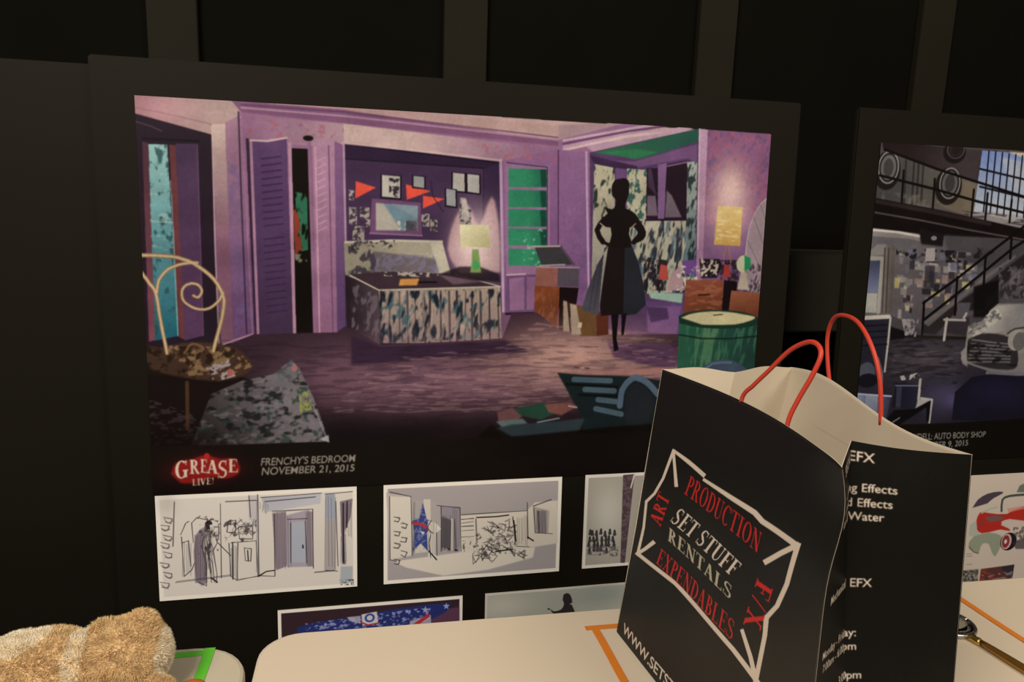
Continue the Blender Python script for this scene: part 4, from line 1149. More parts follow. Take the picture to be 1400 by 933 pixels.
  ['l','#3a3538',2.3,[577,299,596,328,591,326,562,310],0.72],
  ['l','#3a3538',2.3,[564,296,592,323,588,315,565,304],0.72],
  ['l','#3a3538',2.5,[514,206,531,221,551,243,503,230],0.72],
  ['l','#3a3538',2.5,[510,208,522,217,552,238,509,228],0.72],
  ['l','#3a3538',3.4,[454,342,468,347,496,381,445,355],0.72],
  ['l','#3a3538',3.4,[465,341,471,335,498,373,446,366],0.72],
  ['n','#211d20',[368,296,496,243,636,221,635,377,379,364],9,9,0.64,9,0.6],
  ['l','#4a4446',2.8,[270,165,272,332],0.6],
  ['l','#4a4446',2.8,[278,162,277,338],0.6],
  ['l','#4a4446',2.8,[283,164,287,335],0.6],
  ['l','#4a4446',2.9,[292,164,290,335],0.6],
  ['l','#4a4446',2.9,[294,175,295,320],0.6],
  ['l','#4a4446',2.9,[300,177,303,346],0.6],
  ['l','#4a4446',2.9,[311,165,311,346],0.6],
  ['l','#4a4446',2.1,[139,91,139,342],0.6],
  ['l','#4a4446',2.1,[144,88,142,337],0.6],
  ['l','#4a4446',2.1,[324,133,329,344],0.6],
  ['l','#4a4446',2.1,[333,125,336,331],0.6],
  ['l','#4a4446',2.1,[341,138,344,328],0.6],
  ['l','#4a4446',2.1,[355,126,357,323],0.6],
  ['l','#4a4446',2.1,[359,140,364,343],0.6],
  ['l','#4a4446',2.2,[736,166,737,266],0.6],
  ['l','#4a4446',2.2,[746,168,748,282],0.6],
  ['l','#4a4446',2.2,[750,171,753,266],0.6],
  ['l','#4a4446',2.2,[759,164,765,276],0.6],
  ['l','#4a4446',2.2,[768,163,769,283],0.6],
  ['l','#4a4446',2.2,[774,174,782,289],0.6],
  ['l','#4a4446',2.2,[781,168,785,274],0.6],
  ['l','#4a4446',2.1,[210,191,210,348],0.6],
  ['l','#4a4446',2.1,[221,200,221,359],0.6],
  ['l','#4a4446',2.1,[230,194,230,353],0.6],
  ['l','#4a4446',2.1,[235,195,239,355],0.6],
  ['l','#4a4446',2.1,[246,191,244,354],0.6],
  ['l','#4a4446',2.2,[639,196,644,337],0.6],
  ['l','#4a4446',2.2,[648,198,652,329],0.6],
  ['l','#4a4446',2.2,[658,197,664,331],0.6],
  ['l','#4a4446',2.2,[667,196,670,313],0.6],
  ['l','#4a4446',2.2,[676,184,683,338],0.6],
  ['l','#4a4446',2.2,[685,190,692,342],0.6],
  ['l','#4a4446',2.2,[367,205,424,200],0.59],
  ['l','#4a4446',2.2,[365,207,425,202],0.59],
  ['l','#4a4446',2.2,[368,244,427,242],0.59],
  ['l','#4a4446',2.2,[368,244,426,245],0.59],
  ['l','#4a4446',2.2,[365,275,429,276],0.59],
  ['l','#4a4446',2.2,[367,277,425,276],0.59],
  ['l','#3a3436',3,[51,156,76,166,65,183,51,173],0.77],
  ['l','#3a3436',3,[47,156,74,160,69,180,48,177],0.77],
  ['l','#3a3436',3,[85,184,107,196,104,216,83,205],0.77],
  ['l','#3a3436',3,[79,190,111,195,100,216,83,210],0.77],
  ['l','#3a3436',3,[51,228,73,232,71,251,49,242],0.77],
  ['l','#3a3436',3,[47,226,79,231,69,251,51,247],0.77],
  ['l','#3a3436',3.1,[84,257,106,265,100,284,78,277],0.77],
  ['l','#3a3436',3.1,[84,260,109,262,104,284,77,279],0.77],
  ['l','#3a3436',3,[51,283,77,290,67,309,45,305],0.77],
  ['l','#3a3436',3,[49,285,79,297,67,314,47,307],0.77],
  ['l','#3a3436',3.1,[84,325,110,334,100,357,79,345],0.77],
  ['l','#3a3436',3.1,[80,324,108,333,99,358,83,347],0.77],
  ['l','#3a3436',3.1,[50,364,77,372,70,391,50,385],0.77],
  ['l','#3a3436',3.1,[51,366,73,371,67,393,49,386],0.77]]),
 'stage_sketch': (858,486,'#d8d0c0',[
  ['p','#9b9687',[16,16,842,16,842,470,16,470],0,1],
  ['h','#c3c0b0',127,207,96.4,153.2,0.9],
  ['p','#4b3d40',[195,9,255,7,226,472,202,470],1,1],
  ['n','#6d5a5c',[195,9,255,7,226,472,202,470],10,8,0.5,3,0.8],
  ['l','#c8c0b0',7.7,[255,7,239,75],1],
  ['e','#2b282a',35,290,6.1,10,1,0.9],
  ['e','#2b282a',35,304,9.2,9.6,1,0.8],
  ['e','#2b282a',46,295,6.1,10,1,0.9],
  ['e','#2b282a',47,308,9.2,9.6,1,0.8],
  ['e','#2b282a',68,297,6.1,10,1,0.9],
  ['e','#2b282a',68,311,9.2,9.6,1,0.8],
  ['e','#2b282a',91,290,6.2,10,1,0.9],
  ['e','#2b282a',91,304,9.3,9.6,1,0.8],
  ['e','#2b282a',113,303,6.2,10,1,0.9],
  ['e','#2b282a',113,317,9.3,9.7,1,0.8],
  ['e','#2b282a',138,294,6.2,10,1,0.9],
  ['e','#2b282a',138,308,9.3,9.7,1,0.8],
  ['e','#2b282a',163,301,6.2,10.1,1,0.9],
  ['e','#2b282a',164,315,9.3,9.7,1,0.8],
  ['e','#2b282a',34,327,6.1,10,1,0.9],
  ['e','#2b282a',35,341,9.2,9.6,1,0.8],
  ['e','#2b282a',53,328,6.1,10,1,0.9],
  ['e','#2b282a',54,341,9.2,9.6,1,0.8],
  ['e','#2b282a',71,327,6.2,10,1,0.9],
  ['e','#2b282a',71,340,9.2,9.6,1,0.8],
  ['e','#2b282a',97,330,6.2,10,1,0.9],
  ['e','#2b282a',98,343,9.3,9.7,1,0.8],
  ['e','#2b282a',119,329,6.2,10.1,1,0.9],
  ['e','#2b282a',119,343,9.3,9.7,1,0.8],
  ['e','#2b282a',134,328,6.2,10.1,1,0.9],
  ['e','#2b282a',134,342,9.3,9.7,1,0.8],
  ['e','#2b282a',155,333,6.2,10.1,1,0.9],
  ['e','#2b282a',156,347,9.3,9.7,1,0.8],
  ['e','#2b282a',30,353,6.1,10,1,0.9],
  ['e','#2b282a',30,366,9.2,9.6,1,0.8],
  ['e','#2b282a',59,352,6.2,10,1,0.9],
  ['e','#2b282a',59,365,9.2,9.7,1,0.8],
  ['e','#2b282a',76,358,6.2,10.1,1,0.9],
  ['e','#2b282a',76,371,9.3,9.7,1,0.8],
  ['e','#2b282a',98,356,6.2,10.1,1,0.9],
  ['e','#2b282a',99,369,9.3,9.7,1,0.8],
  ['e','#2b282a',120,357,6.2,10.1,1,0.9],
  ['e','#2b282a',121,371,9.3,9.7,1,0.8],
  ['e','#2b282a',134,357,6.2,10.1,1,0.9],
  ['e','#2b282a',135,371,9.3,9.7,1,0.8],
  ['e','#2b282a',162,359,6.2,10.1,1,0.9],
  ['e','#2b282a',163,373,9.4,9.7,1,0.8],
  ['e','#2b282a',35,386,6.1,10,1,0.9],
  ['e','#2b282a',35,400,9.2,9.7,1,0.8],
  ['e','#2b282a',58,378,6.2,10.1,1,0.9],
  ['e','#2b282a',59,392,9.2,9.7,1,0.8],
  ['e','#2b282a',78,381,6.2,10.1,1,0.9],
  ['e','#2b282a',78,394,9.3,9.7,1,0.8],
  ['e','#2b282a',93,379,6.2,10.1,1,0.9],
  ['e','#2b282a',94,393,9.3,9.7,1,0.8],
  ['e','#2b282a',124,392,6.2,10.1,1,0.9],
  ['e','#2b282a',125,406,9.3,9.7,1,0.8],
  ['n','#55514e',[22,371,189,382,186,436,24,414],10,10,0.5,5,0.8]]),
 'banner_sketch': (858,486,'#e6dfd2',[
  ['p','#36262c',[15,15,843,15,843,471,15,471],0,1],
  ['p','#5f3c50',[704,69,843,55,846,315,705,300],8,0.9],
  ['p','#283069',[85,91,167,73,383,60,480,43,703,29,804,31,779,76,704,110,718,302,82,235],3,1],
  ['n','#8c93b8',[120,75,703,43,704,137,120,108],12,8,0.56,4,0.9],
  ['p','#c9c2be',[377,53,449,44,455,107,382,109],3,1],
  ['e','#3a4a8a',415,73,23.8,22.2,2,1],
  ['e','#c5c0c0',415,73,13.6,13,1,1],
  ['l','#a53038',7.1,[376,93,407,109,458,103],1],
  ['p','#b5b0b8',[310,60,373,59,373,99,322,81],2,0.8],
  ['p','#b9b2b4',[604,107,704,83,718,302,604,290],2,0.8],
  ['l','#b23238',18.2,[629,130,691,88],1],
  ['p','#98a0c8',[678,36,683,50,696,52,686,60,689,74,678,65,667,72,671,58,660,49,674,49],0,1],
  ['p','#98a0c8',[779,28,783,40,796,42,786,50,790,63,779,54,769,61,772,48,762,39,775,40],0,1],
  ['p','#98a0c8',[212,76,215,84,222,85,216,90,218,98,212,93,206,97,208,89,202,83,210,84],0,1],
  ['p','#98a0c8',[591,45,594,53,602,54,595,59,598,67,591,62,584,66,586,58,580,52,588,52],0,1]]),
 'figure_sketch': (858,486,'#ccc8b8',[
  ['p','#a3a493',[10,10,848,10,848,476,10,476],0,1],
  ['h','#878c82',607,49,156.6,71.3,0.9],
  ['h','#c0bdac',94,74,129.1,69.3,0.8],
  ['p','#2f2728',[397,38,404,33,413,30,424,33,434,43,442,64,445,84,436,87,429,90,442,94,458,128,470,255,470,377,438,404,398,370,371,253,349,136,330,110,318,111,317,103,324,102,335,112,351,122,371,121,389,114,398,102,402,88,399,75,394,66],1,1]]),
 'car_sketch': (1560,900,'#c9bca8',[
  ['p','#4a4048',[240,153,249,136,263,116,285,101,312,90,346,84,376,83,394,85,397,91,376,101,348,113,330,126,318,136],1,1],
  ['p','#6b7463',[471,91,483,60,526,44,593,44,601,99],2,1],
  ['p','#a2aa9a',[235,234,269,215,298,281,267,294,238,285],5,0.7],
  ['p','#90967f',[242,321,250,306,267,290,304,281,346,277,384,284,414,296,424,314,424,333,419,351,412,369,404,386,395,397,385,389,374,373,364,353,354,336,341,328,328,327,318,330,310,340,307,359,302,375,289,374,273,366,258,357,246,350],2,1],
  ['l','#6b5534',4.5,[247,339,273,366,302,375],0.9],
  ['p','#b02e24',[269,215,273,196,284,177,303,177,333,183,380,191,432,193,467,177,527,159,681,140,828,139,876,190,845,243,687,248,522,238,470,227,453,219,422,222,405,231,424,246,451,262,462,273,461,277,439,273,410,267,391,268,370,272,337,276,305,278,288,269,279,259],2,1],
  ['p','#6d5a58',[311,203,359,196,426,207,404,223,339,227],3,0.9],
  ['p','#c9b9a8',[413,231,453,219,537,232,846,250,860,333,532,311,486,279,407,245],3,1],
  ['p','#cf8a78',[429,167,527,159,529,173,440,186],2,0.8],
  ['p','#8a3a34',[288,209,312,211,310,253,290,252],3,0.6],
  ['l','#4b5048',11.4,[401,177,397,151,398,123,411,112,437,107,476,105,535,105,642,109,738,112],1],
  ['l','#a8b09a',7.5,[292,181,331,165,374,157],0.9],
  ['e','#241d20',460,328,45.2,43.3,1,1],
  ['e','#c0a9a0',448,327,28.7,37.9,1,1],
  ['e','#8c3432',445,327,20.5,30.7,1,1],
  ['e','#d0c4b8',444,327,8.2,10.8,1,1],
  ['p','#3a3236',[482,337,549,312,860,333,870,393,507,368],4,0.7],
  ['n','#4f443f',[459,263,541,253,634,318,503,338],12,12,0.5,3,0.7],
  ['l','#7a7068',3,[237,374,267,375],0.8],
  ['l','#7a7068',3,[239,385,269,386],0.8],
  ['l','#7a7068',3,[244,425,274,426],0.8],
  ['p','#5d5c50',[224,453,313,452,317,511,235,508],1,1],
  ['n','#a8a08c',[224,453,313,452,317,511,235,508],10,9,0.5,6,0.8],
  ['n','#2b2a2c',[224,453,313,452,317,511,235,508],10,9,0.58,7,0.8],
  ['p','#5a3530',[325,453,510,445,508,515,325,512],1,1],
  ['p','#2b2a38',[436,451,510,445,508,515,457,482],3,0.8],
  ['n','#9a8f84',[328,472,507,478,508,515,325,512],18,8,0.55,9,0.7],
  ['n','#8f4230',[325,453,412,456,412,515,325,512],14,10,0.52,10,0.8]]),
 'bag_face': (1000,960,'#12110d',[
  ['p','#c9b8a0',[141.7,250.9,239,260,345.1,270.9,356.7,255.3,249.8,245.1,149,240.5],0,1],
  ['p','#c9b8a0',[340.2,280.7,508.2,278.6,626.9,274.1,670.1,280.8,852.2,267.3,861.5,250,681.2,263.3,638.6,256.4,516.7,262.6,346.1,269.7],0,1],
  ['p','#c9b8a0',[844.3,253,830.3,367.4,805.8,436.4,765.8,489.9,772.5,535.4,759,682.8,780,672.4,793.8,525.7,789.8,482.8,825.7,432.8,851.6,360.8,868.3,246.2],0,1],
  ['p','#c9b8a0',[800.3,653.7,659.8,638.3,496.2,633.3,309.4,625.8,38.8,645.9,26.2,661.8,296.8,641.6,482.5,649.7,645.7,655.3,785.8,671.4],0,1],
  ['p','#c9b8a0',[55.1,652.5,60,550.1,49.1,462.6,32,468.2,42.7,555.9,35,659.6],0,1],
  ['p','#c9b8a0',[44.6,470.2,90.9,420.3,126.8,352.4,161.1,240,144.5,241.6,111.1,354.2,74.8,420.6,28.5,469],0,1],
  ['p','#c9b8a0',[143,251.7,166.2,299.1,191.7,357.2,212.4,349.1,182.7,293,159.4,245.9],0,1],
  ['p','#c9b8a0',[853.1,248.1,779,306.7,712.8,363.5,729.8,369.4,795,313,868.3,254.6],0,1],
  ['p','#c9b8a0',[783.1,657.4,741.9,612.8,683.8,569.2,669.3,580.5,724.9,626.2,763.5,672.9],0,1],
  ['p','#c9b8a0',[43.9,662.1,95.8,617.2,145.4,570,123.9,567.7,78,614.8,26.4,659.1],0,1],
  ['t','#b81f1a','PRODUCTION',[269.2,289.8,688.4,301,686.9,356.4,251,356.9],'serif'],
  ['t','#c9b8a0','SET STUFF',[242.7,406.3,626.6,415.7,594.4,469.3,199.9,470.4],'serifb'],
  ['t','#a89e80','RENTALS',[202.3,489.3,606.2,491,608,530.3,208.8,531.2],'serifb'],
  ['t','#b81f1a','EXPENDABLES',[178.4,572.2,645.6,573.3,643.7,629,168,627.4],'serif'],
  ['t','#b81f1a','ART',[81.1,514.5,106.8,401.2,176.9,399.9,154,509.7],'serifb'],
  ['t','#b81f1a','F/X',[785.5,403.9,760,535.8,679.7,560.7,707.4,413.5],'serifb'],
  ['t','#c9b8a0','WWW.SETSTUFFRENTALS.COM',[40,905,900,905,900,940,40,940],'sans']]),
 'bag_side': (520,1000,'#0d0c09',[
  ['r','#c9b8a0','SPECIAL EFX',304.8,24.7,51.1],
  ['r','#c9b8a0','Lighting Effects',362.9,109.2,131.1],
  ['r','#c9b8a0','Sound Effects',352.7,147.7,169.6],
  ['r','#c9b8a0','Rain & Water',333.6,183.2,205],
  ['r','#c9b8a0','Mechanical EFX',308.4,355,376.8],
  ['r','#c9b8a0','Monday - Friday:',268.5,483.3,503.8],
  ['r','#c9b8a0','7:00am - 6:00pm',268.9,518.6,538.2],
  ['r','#c9b8a0','9:00am - 3:00pm',282.3,591.1,610.6]]),
}

GAIN = 1.0
def picture(name, gain=1.0, soft=1, contrast=0):
    W, H, bgc, ops = DRAWINGS[name]; c = Canvas(W, H, bgc); c.run(ops); a = blur(c.a, soft)
    a = a*(1+(.022 if contrast else .0)*(rnd_noise(W, H, 5, 5, 77)-.5)[..., None]*4)*(1+.35*contrast*(rnd_noise(W, H, 60, 40, 78)-.5)[..., None]*4); a = np.clip(a+(a-.36)*contrast, 0, 1); g_ = a.mean(2, keepdims=True); a = np.clip(g_+(a-g_)*(.86 if contrast else 1), 0, 1); L = np.clip(lin(a)*np.array([1.0, 1.08, 1.34])*(np.array([.9, .97, 1.08]) if name == 'garage' else 1)*gain*PRINT, 0, .86)
    s = np.where(L <= .0031308, L*12.92, 1.055*L**(1/2.4)-.055)
    im = bpy.data.images.new(name, W, H, alpha=False); px = np.ones((H, W, 4), np.float32); px[..., :3] = s[::-1]
    im.pixels.foreach_set(px.ravel()); im.update(); im.pack(); return im
PRINT = 1.12

# ------------------------------------------------------------------ materials
def mat(name, col, rough=.6, metal=0, spec=.5, bump=None, vary=None, image=None, coat=0, trans=0, ior=1.45, attr=None, sheen=0):
    m = bpy.data.materials.new(name); m.use_nodes = True; nt = m.node_tree; b = nt.nodes['Principled BSDF']
    b.inputs['Base Color'].default_value = (*col, 1); b.inputs['Roughness'].default_value = rough; b.inputs['Metallic'].default_value = metal
    b.inputs['Specular IOR Level'].default_value = spec; b.inputs['Coat Weight'].default_value = coat; b.inputs['Transmission Weight'].default_value = trans; b.inputs['IOR'].default_value = ior
    b.inputs['Sheen Weight'].default_value = sheen
    tc = nt.nodes.new('ShaderNodeTexCoord')
    if vary:
        n = nt.nodes.new('ShaderNodeTexNoise'); n.inputs['Scale'].default_value = vary[0]; n.inputs['Detail'].default_value = 6
        r = nt.nodes.new('ShaderNodeMix'); r.data_type = 'RGBA'; nt.links.new(tc.outputs['Object'], n.inputs['Vector'])
        r.inputs['A'].default_value = (*[c*(1-vary[1]) for c in col], 1); r.inputs['B'].default_value = (*[min(1, c*(1+vary[1])) for c in col], 1)
        nt.links.new(n.outputs['Fac'], r.inputs['Factor']); nt.links.new(r.outputs['Result'], b.inputs['Base Color'])
    if image:
        t = nt.nodes.new('ShaderNodeTexImage'); t.image = image; t.extension = 'EXTEND'; nt.links.new(tc.outputs['UV'], t.inputs['Vector']); nt.links.new(t.outputs['Color'], b.inputs['Base Color'])
    if attr:
        t = nt.nodes.new('ShaderNodeAttribute'); t.attribute_name = attr; nt.links.new(t.outputs['Color'], b.inputs['Base Color'])
    if bump:
        n = nt.nodes.new('ShaderNodeTexNoise'); n.inputs['Scale'].default_value = bump[0]; n.inputs['Detail'].default_value = 4
        k = nt.nodes.new('ShaderNodeBump'); k.inputs['Strength'].default_value = bump[1]; k.inputs['Distance'].default_value = bump[2]
        nt.links.new(tc.outputs['Object'], n.inputs['Vector']); nt.links.new(n.outputs['Fac'], k.inputs['Height']); nt.links.new(k.outputs['Normal'], b.inputs['Normal'])
    return m
m_wall = mat('black_drape_wall', (.0042, .0044, .0034), .9, spec=.05, vary=(3, .25))
m_stud = mat('painted_black_batten', (.0125, .0115, .0075), .75, spec=.15, vary=(6, .2), bump=(40, .2, .002))
m_floor = mat('dark_carpet', (.03, .026, .022), .95, vary=(60, .4), bump=(300, .4, .003))
m_board = mat('black_foam_board', (.0062, .0052, .0036), .6, spec=.14, vary=(5, .12))
m_edge = mat('black_board_edge', (.009, .008, .006), .7, spec=.15)
m_table = mat('cream_plastic', (.69, .62, .52), .5, spec=.35, vary=(3, .03), bump=(420, .12, .0006))
m_tableg = mat('grey_white_plastic', (.55, .52, .43), .5, spec=.35, vary=(3, .03), bump=(420, .12, .0006))
m_leg = mat('grey_metal_leg', (.25, .25, .25), .4, metal=.9)
m_orange = mat('orange_tape', (.72, .23, .025), .5, vary=(30, .1))
m_green = mat('green_tape', (.12, .62, .04), .45, vary=(30, .1))
m_paper = mat('white_bag_paper', (.57, .515, .43), .75, vary=(9, .06), bump=(25, .25, .002))
m_black = mat('black_bag_paper', (.008, .0075, .0055), .5, bump=(18, .25, .002))
m_red = mat("red_paper_cord", (.52, .045, .025), .5, bump=(500, .3, .0006))
m_silver = mat('silver_rim', (.5, .5, .48), .25, metal=1)
m_gold = mat('gold_ferrule', (.62, .42, .12), .28, metal=1)
m_hand = mat('brown_gold_handle', (.36, .2, .045), .3, metal=.8, vary=(40, .2))
m_glass = mat('lens_glass', (.9, .92, .9), .02, trans=1, ior=1.5)
m_print_edge = mat('print_edge', (.6, .56, .5), .7)
m_fur = mat('plush_skin', (.68, .50, .29), .95, spec=.1)
m_furs = mat('plush_fur', (.5, .3, .12), .85, spec=.15, attr='tint', sheen=.3)
m_nose = mat('dark_bead', (.03, .02, .015), .25)
m_orangetoy = mat('orange_plush', (.55, .14, .02), .8, vary=(60, .3), bump=(200, .5, .002))

# ------------------------------------------------------------------ mesh helpers
def link(name, me, m=None, parent=None, smooth=False):
    o = bpy.data.objects.new(name, me); COL.objects.link(o)
    if m:
        for q in (m if isinstance(m, (list, tuple)) else [m]): me.materials.append(q)
    if smooth: me.polygons.foreach_set('use_smooth', [True]*len(me.polygons))
    if parent: o.parent = parent; o.matrix_parent_inverse = parent.matrix_world.inverted()
    return o
def data(name, V, Fc):
    me = bpy.data.meshes.new(name); me.from_pydata([tuple(v) for v in V], [], Fc); me.update(); return me
def thing(name, label, cat, loc, group=None):
    o = bpy.data.objects.new(name, None); COL.objects.link(o); o.location = loc; o.empty_display_size = .05; bpy.context.view_layer.update()
    return tag(o, label, cat, group)
def tag(o, label, cat, group=None):
    o['label'] = label; o['category'] = cat
    if group: o['group'] = group
    return o
def boxmesh(name, c, s, bev=0, R=None, seg=2):
    bm = bmesh.new(); bmesh.ops.create_cube(bm, size=1)
    for v in bm.verts: v.co = Vector((v.co.x*s[0], v.co.y*s[1], v.co.z*s[2]))
    if bev: bmesh.ops.bevel(bm, geom=bm.edges[:], offset=bev, segments=seg, affect='EDGES')
    for v in bm.verts: v.co = (R @ v.co if R else v.co)+Vector(c)
    me = bpy.data.meshes.new(name); bm.to_mesh(me); bm.free(); return me
def tube(name, pts, r, n=10, rad=None):
    P = [Vector(p) for p in pts]; V = []; Fc = []; t0 = (P[1]-P[0]).normalized(); nrm = t0.orthogonal().normalized()
    for i, p in enumerate(P):
        t = (P[min(i+1, len(P)-1)]-P[max(i-1, 0)]).normalized(); nrm = (nrm-t*nrm.dot(t)).normalized(); b = t.cross(nrm); rr = rad[i] if rad else r
        for k in range(n): a = 2*math.pi*k/n; V.append(p+(nrm*math.cos(a)+b*math.sin(a))*rr)
    for i in range(len(P)-1):
        for k in range(n): k2 = (k+1) % n; Fc.append((i*n+k, i*n+k2, (i+1)*n+k2, (i+1)*n+k))
    Fc.append(tuple(range(n))[::-1]); Fc.append(tuple(range((len(P)-1)*n, len(P)*n))); return data(name, V, Fc)
def spline(pts, k=6):
    P = [Vector(p) for p in pts]; out = []
    for i in range(len(P)-1):
        a, b, d, e = P[max(i-1, 0)], P[i], P[i+1], P[min(i+2, len(P)-1)]
        for j in range(k):
            t = j/k; out.append(.5*((2*b)+(d-a)*t+(2*a-5*b+4*d-e)*t*t+(3*b-a-3*d+e)*t**3))
    return out+[P[-1]]
def rounded_slab(name, x0, x1, y0, y1, z0, z1, r, bev):
    bm = bmesh.new(); ring = []
    for cx, cy, a0 in ((x1-r, y1-r, 0), (x0+r, y1-r, 90), (x0+r, y0+r, 180), (x1-r, y0+r, 270)):
        for i in range(9):
            a = math.radians(a0+90*i/8); ring.append((cx+r*math.cos(a), cy+r*math.sin(a)))
    prof = [(0, z0), (0, z1-bev), (bev*.3, z1-bev*.3), (bev, z1)]; L = []
    cx, cy = (x0+x1)/2, (y0+y1)/2
    for ins, z in prof:
        L.append([bm.verts.new((x-ins*math.copysign(1, x-cx)*.8, y-ins*math.copysign(1, y-cy)*.8, z)) for x, y in ring])
    n = len(ring)
    for a, b in zip(L[:-1], L[1:]):
        for i in range(n): bm.faces.new((a[i], a[(i+1) % n], b[(i+1) % n], b[i]))
    bm.faces.new(L[-1]); bm.faces.new(L[0][::-1]); me = bpy.data.meshes.new(name); bm.to_mesh(me); bm.free(); return me
def structure(o): o['kind'] = 'structure'; return o

# ------------------------------------------------------------------ setting
structure(link('floor', boxmesh('floor', (.6, .6, -.05), (7, 5, .1)), m_floor))
wy = 1.734
wall = structure(link('wall_back', boxmesh('wall_back', (.6, wy+.03, 1.6), (7, .06, 3.2)), m_wall))
xs = [-.400+.6096*k+.0485 for k in range(-4, 7)]
for i, x in enumerate(xs):
    t = structure(link('trim_%d' % (i+1), boxmesh('batten', (x, wy-.010, 1.6), (.097, .0199, 3.2), .0015), m_stud))
    if i == 5: link('nail_hole', tube('nail_hole', [(x+.002, wy-.0205, 1.846), (x+.002, wy-.0195, 1.846)], .004, 8), mat('hole', (.004, .004, .003), .9), t)
structure(link('trim_%d' % (len(xs)+1), boxmesh('ledge', (.6, 1.60, 1.188), (5.0, .2279, .18), .004), mat('black_ledge', (.036, .035, .030), .5, vary=(8, .2))))

# ------------------------------------------------------------------ tables
def table(label, m, x0, x1, y0, y1, z, r):
    t = thing('folding_table', label, 'table', ((x0+x1)/2, (y0+y1)/2, 0))
    top = link('tabletop', rounded_slab('tabletop', x0, x1, y0, y1, z-.045, z, r, .006), m, t)
    for px in (x0+.2, x1-.2):
        for py in (y0+.12, y1-.12): link('leg', tube('leg', [(px, py, 0), (px, py, z-.045)], .014, 10), m_leg, t, True)
        link('crossbar', tube('crossbar', [(px, y0+.12, .2), (px, y1-.12, .2)], .01, 8), m_leg, t, True)
    return t
tm = table('cream plastic folding table with rounded corners under the black shopping bag', m_table, -.126, 1.70, .26, 1.005, .75, .055)
tm.rotation_euler.z = 0
tl = table('greyish white folding table with rounded corner under the plush bear', m_tableg, -1.97, -.1365, .24, .988, .749, .075)
# rotate the tables very slightly, as it stands in the photo
piv = Vector((-.126, 1.005, 0)); a = math.radians(-1.5)
bpy.context.view_layer.update()
for q in (tm, tl): q.matrix_world = Matrix.Translation(piv) @ Matrix.Rotation(a, 4, 'Z') @ Matrix.Translation(-piv) @ q.matrix_world

# ------------------------------------------------------------------ tape outlines
def tapes(name, label, cat, m, strips, z):
    t = thing(name, label, cat, (*strips[0][0], z))
    for i, (a, b, w_) in enumerate(strips):
        A, B = Vector(a), Vector(b); d = (B-A).normalized(); n_ = Vector((-d.y, d.x)); k = 14; V = []; Fc = []
        zz = z+.0004+i*.0004; rr = random.Random(i)
        for j in range(k+1):
            p = A+(B-A)*j/k; off = rr.uniform(-.0004, .0004)
            for s_ in (-1, 1):
                q = p+n_*(w_/2*s_+off); V.append((q.x, q.y, zz)); V.append((q.x, q.y, zz-.0003))
        for j in range(k):
            o_ = j*4; Fc += [(o_, o_+4, o_+6, o_+2), (o_+1, o_+3, o_+7, o_+5), (o_, o_+1, o_+5, o_+4), (o_+2, o_+6, o_+7, o_+3)]
        Fc += [(0, 2, 3, 1), (k*4, k*4+1, k*4+3, k*4+2)]
        link('tape_strip', data('tape_strip', V, Fc), m, t)
    return t
tapes('tape_outline', 'orange tape outline stuck on the cream table around the shopping bag', 'tape', m_orange,
      [((.340, .942), (.99, .925), .011), ((.354, .945), (.350, .46), .012), ((.984, .935), (.984, .46), .011), ((.345, .465), (.99, .465), .011)], .7503)
tapes('tape_outline', 'bright green tape corner stuck on the greyish table beside the plush bear', 'tape', m_green,
      [((-.62, .974), (-.190, .973), .0125), ((-.192, .983), (-.210, .50), .014)], .7493)

# ------------------------------------------------------------------ display boards with mounted prints
BO = Vector((-.322, 1.282, 1.515)); by, bl = math.radians(-.38), math.radians(2.56)
BU = Vector((math.cos(by), math.sin(by), 0)); nn = Vector((math.sin(by), -math.cos(by), 0)); BV = -Vector((0, 0, 1))*math.cos(bl)+nn*math.sin(bl); BN = BU.cross(BV)
if BN.y > 0: BN = -BN      # towards the room
def bp(u_, v_, d=0): return BO+BU*u_+BV*v_+BN*d
def slab(name, u0, v0, u1, v1, d0, d1, mats, bev=.0, uv=True):
    V = [bp(u_, v_, d) for d in (d1, d0) for (u_, v_) in ((u0, v0), (u1, v0), (u1, v1), (u0, v1))]
    Fc = [(3, 2, 1, 0), (4, 5, 6, 7), (0, 1, 5, 4), (1, 2, 6, 5), (2, 3, 7, 6), (3, 0, 4, 7)]
    me = data(name, V, Fc)
    l = me.uv_layers.new(name='UVMap'); uvs = {3: (0, 0), 2: (1, 0), 1: (1, 1), 0: (0, 1)}
    for k, li in enumerate(me.polygons[0].loop_indices): l.data[li].uv = uvs[me.loops[li].vertex_index]
    for q in mats: me.materials.append(q)
    for k, p in enumerate(me.polygons): p.material_index = 0 if k == 0 else 1
    if bev:
        bm = bmesh.new(); bm.from_mesh(me); bmesh.ops.bevel(bm, geom=bm.edges[:], offset=bev, segments=2, affect='EDGES'); bm.to_mesh(me); bm.free()
    return me
VB = 1.5155
def board(label, u0, u1, v0, off):
    base = bp((u0+u1)/2, VB, off); t = thing('display_board', label, 'board', (base.x, base.y, 0), 'black display boards leaning in front of the wall')
    link('board_panel', slab('board_panel', u0, v0, u1, VB, off-.013, off, [m_board, m_edge], .0025), None, t); return t
def mount(t, name, label, img, u0, v0, w_, h_, off=0, rough=.45, spec=.12):
    m = mat(img, (.5, .5, .5), rough, spec=spec, image=picture(img, .70 if w_ > .8 else .95, 3 if w_ > .8 else 2, .12 if w_ > .8 else 0))
    o = link(name, slab(name, u0, v0, u0+w_, v0+h_, off+.0002, off+.002, [m, m_print_edge if w_ < .8 else m_edge]), None, t); o['label'] = label; return o
b1 = board('black display board in the middle, with the purple bedroom picture and small sketches', -.064, 1.150, -.0575, 0)
mount(b1, 'large_print', 'large purple bedroom painting with a standing woman in silhouette, logo and caption in its black margin', 'bedroom', 0, 0, 1.09, .645, rough=.4)
